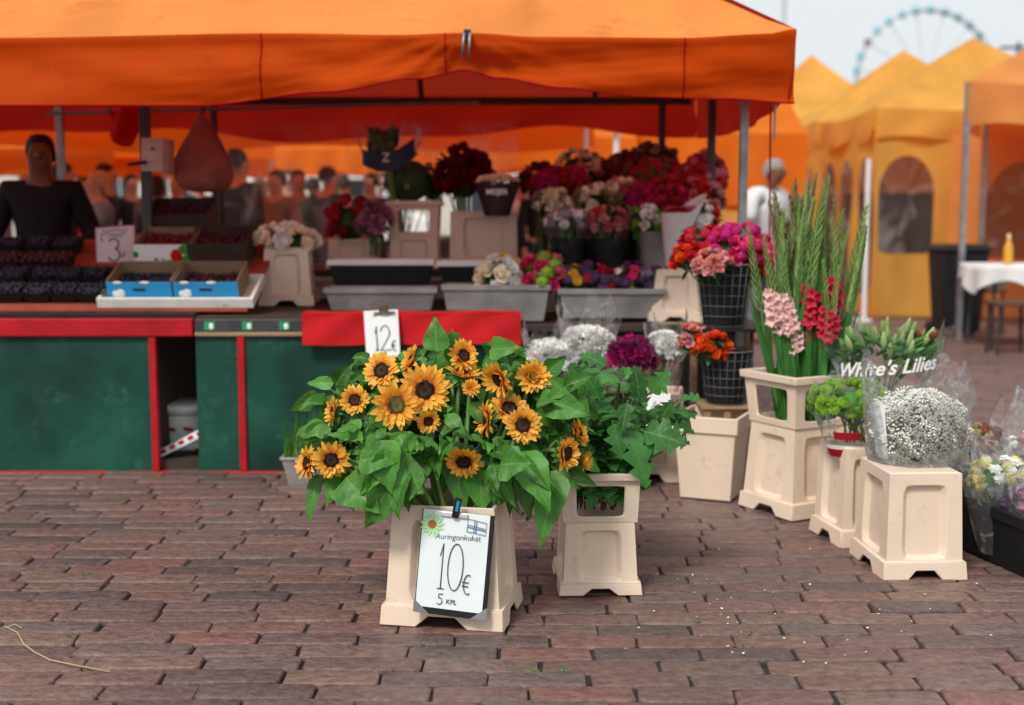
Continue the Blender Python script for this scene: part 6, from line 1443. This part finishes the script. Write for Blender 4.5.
# white delivery van behind the stalls
vn = thing('parked_van', 'white van parked far behind the flower stall', 'van', (-4.2, 28, 0)); m = MB()
pr = [(-2.4, .35), (-2.4, 1.9), (-2.2, 2.1), (1.1, 2.1), (1.6, 1.35), (2.4, 1.1), (2.5, .35)]
V = [(-4.2+a, y_, b) for y_ in (27, 29) for a, b in pr]; n = len(pr); m.add(V, [tuple(range(n)), tuple(range(2*n-1, n-1, -1))]+[(k, n+k, n+(k+1) % n, (k+1) % n) for k in range(n)]); part('body', m, WHITE, vn, bevel=.06)
m = MB(); m.add([(-4.2+a, 26.98, b) for a, b in ((.3, 1.35), (1.5, 1.35), (1.08, 1.95), (.3, 1.95))], [(0, 1, 2, 3)]); m.add([(-4.2+a, 26.985, b-.0) for a, b in ((.3, 1.35), (1.5, 1.35), (1.08, 1.95), (.3, 1.95))], [(3, 2, 1, 0)]); part('window', m, BLACK, vn)
for a in (-1.6, 1.7):
    for y_ in (27.05, 28.95): m = MB(); m.tube([(-4.2+a, y_-.1, .34), (-4.2+a, y_+.1, .34)], .34, 18); part('wheel', m, BLACK, vn, 40)
# long pale market hall
hl = thing('market_hall', 'long pale hall with rows of windows far behind the stalls', 'building', (-14, 62, 0)); PALE = pm('pale_render', (.60, .56, .50), .8, .08, 2); m = MB(); m.box((-16, 62, 4), (44, 12, 8)); part('wall', m, PALE, hl)
m = MB(); m.add([(-38.3, 55.5, 8), (6.3, 55.5, 8), (6.3, 68.5, 8), (-38.3, 68.5, 8), (-38.3, 62, 11), (6.3, 62, 11)], [(0, 1, 5, 4), (2, 3, 4, 5), (1, 2, 5), (3, 0, 4), (0, 3, 2, 1)]); part('roof', m, pm('dark_tin_roof', (.12, .13, .13), .5, .1, 3), hl)
for k in range(14):
    x = -36+3.1*k
    for z in (2.2, 5.6):
        m = MB(); m.box((x, 55.985, z), (1.5, .08, 2.2)); f = part('window', m, WHITE, hl); m = MB(); m.box((x-.33, 55.94, z), (.6, .03, 2.0)); m.box((x+.33, 55.94, z), (.6, .03, 2.0)); part('pane', m, pm('dark_glass', (.03, .04, .05), .1), f)

# ---------------------------------------------------------------- big wheel, mast
WY = 330.0; wcn = P(925, 80, WY); WR = U(67, WY)
wl = thing('ferris_wheel', 'tall white observation wheel with blue cabins rising behind the tents', 'ferris wheel', (wcn.x, WY, 0)); WW2 = pm('wheel_white_paint', (.46, .51, .54), .5, .03, 2)
def ringp(r, yo, n=72): return [(wcn.x+r*math.cos(2*math.pi*k/n), WY+yo, wcn.z+r*math.sin(2*math.pi*k/n)) for k in range(n+1)]
for yo in (-1.4, 1.4): m = MB(); m.tube(ringp(WR, yo), .27, 6, False); part('rim', m, WW2, wl, 180)
NC = 30
for k in range(NC):
    q = 2*math.pi*(k+.3)/NC; p = (wcn.x+WR*math.cos(q), WY, wcn.z+WR*math.sin(q))
    if k % 2 == 0: m = MB(); m.tube([(wcn.x, WY, wcn.z), p], .11, 4); part('spoke', m, WW2, wl)
    m = MB(); m.tube([(p[0], WY-1.4, p[2]), (p[0], WY+1.4, p[2])], .12, 4); part('cross_bar', m, WW2, wl)
CABM = None
cbl = pm('blue_cabin_glass', (.13, .46, .58), .3, .08, 3); cdk = pm('dark_cabin_glass', (.10, .04, .05), .25)
for k in range(NC):
    q = 2*math.pi*(k+.3)/NC
    if CABM is None:
        m = MB(); m.lathe([(0, -1.25), (.8, -1.2), (1.1, -.6), (1.1, .45), (.85, .95), (0, 1.05)], 14); CABM = m.mesh('cabin', cbl, 50)
        m = MB(); m.lathe([(0, 1.08), (.9, .98), (.5, 1.3), (0, 1.35)], 12); CABR = m.mesh('cabin_roof', WW2, 50)
    c = link('cabin', CABM, wl, Matrix.Translation((WR*1.01*math.cos(q), 0, wcn.z+WR*1.01*math.sin(q))) @ Matrix.Scale(.85, 4))
    link('cabin_roof', CABR, c)
    if k == 12: c.material_slots[0].link = 'OBJECT'; c.material_slots[0].material = cdk
m = MB(); m.tube([(wcn.x, WY-2.2, wcn.z), (wcn.x, WY+2.2, wcn.z)], .9, 16); part('hub', m, WW2, wl, 40)
for s in (-1, 1):
    for yo in (-2.4, 2.4): m = MB(); m.tube([(wcn.x, WY+yo*.9, wcn.z), (wcn.x+s*10, WY+yo*2.2, 0)], [.35, .55], 8); part('support_leg', m, WW2, wl, 180)
def mast(px, y, top, r, label, arms=False):
    x = X(px, y); zt_ = Z(top, y); o = thing('mast', label, 'mast', (x, y, 0)); m = MB(); m.tube([(x, y, 0), (x, y, zt_)], [r*1.3, r], 8); part('pole', m, DARKST if arms else STEEL, o, 180)
    if arms:
        for dz in (.0, .5, 1.1): m = MB(); m.box((x, y, zt_-.3-dz), (2.0-.3*dz, .15, .15)); part('cross_arm', m, DARKST, o)
mast(778, 55, -60, .07, 'thin grey lamp mast against the sky, just right of the big canopy corner')
mast(1008, 70, 42, .10, 'dark mast with cross arms right of the big wheel', True)

# ---------------------------------------------------------------- litter on the bricks
WIRE = pm('straw_string', (.42, .33, .20), .7); a = [G(5, 628), G(18, 636), G(24, 646), G(34, 655), G(50, 662), G(72, 668), G(110, 674)]
m = MB(); m.tube([p+Vector((0, 0, .006+.004*(i % 2))) for i, p in enumerate(a)], .0022, 5); m.tube([G(5, 630)+Vector((0, 0, .006)), G(15, 628)+Vector((0, 0, .012)), G(22, 630)+Vector((0, 0, .006))], .002, 5)
solo('straw_string', m, WIRE, 'loose curl of straw coloured string on the bricks at the lower left', 'string', a[0], smooth=180)
def scatter(name, mat, n, fn, shape):
    m = MB()
    for _ in range(n):
        p = fn()
        if p is not None: shape(m, p)
    return struct(name, m, mat, 'stuff')
def petal_at():
    g_ = G(random.gauss(770, 95), rnd(540, 668)); return g_ if .2 < g_.x < 2.6 else None
def petal_sh(m, p):
    a = rnd(.003, .006); q = rnd(0, 6); m.add([(p.x+a*math.cos(q+i*1.57)*(1 if i % 2 else .7), p.y+a*math.sin(q+i*1.57)*(1 if i % 2 else .7), .006+rnd(0, .003)) for i in range(4)], [(0, 1, 2, 3)])
scatter('fallen_petals', pm('white_fallen_petal', (.78, .78, .74), .7), 75, petal_at, petal_sh)
def weed_at(): return Vector((rnd(-2, 2.2), rnd(3.3, 6.2), 0))
def weed_sh(m, p):
    p = Vector((p.x, 2.0+round((p.y-2.0)/.104)*.104-.052, -.004)) if True else p
    for _ in range(random.randint(3, 7)): V, Fc, uv = blade(rnd(.006, .016), .006, lance, n=3, m=1); m.add(V, Fc, frame(p+Vector((rnd(-.012, .012), rnd(-.004, .004), .004)), (rnd(-1, 1), rnd(-1, 1), 1), (0, -.3, 1)), uv)
scatter('joint_weeds', pm('weed_green', (.06, .17, .03), .6, island=.3, trans=.2), 42, weed_at, weed_sh)
def bit_sh(m, p):
    a = rnd(.003, .007); m.box((p.x, p.y, .006), (a, a*.7, .002), (0, 0, rnd(0, 6)))
scatter('leaf_crumbs', pm('dry_crumb', (.25, .15, .06), .8, island=.5), 60, weed_at, bit_sh)
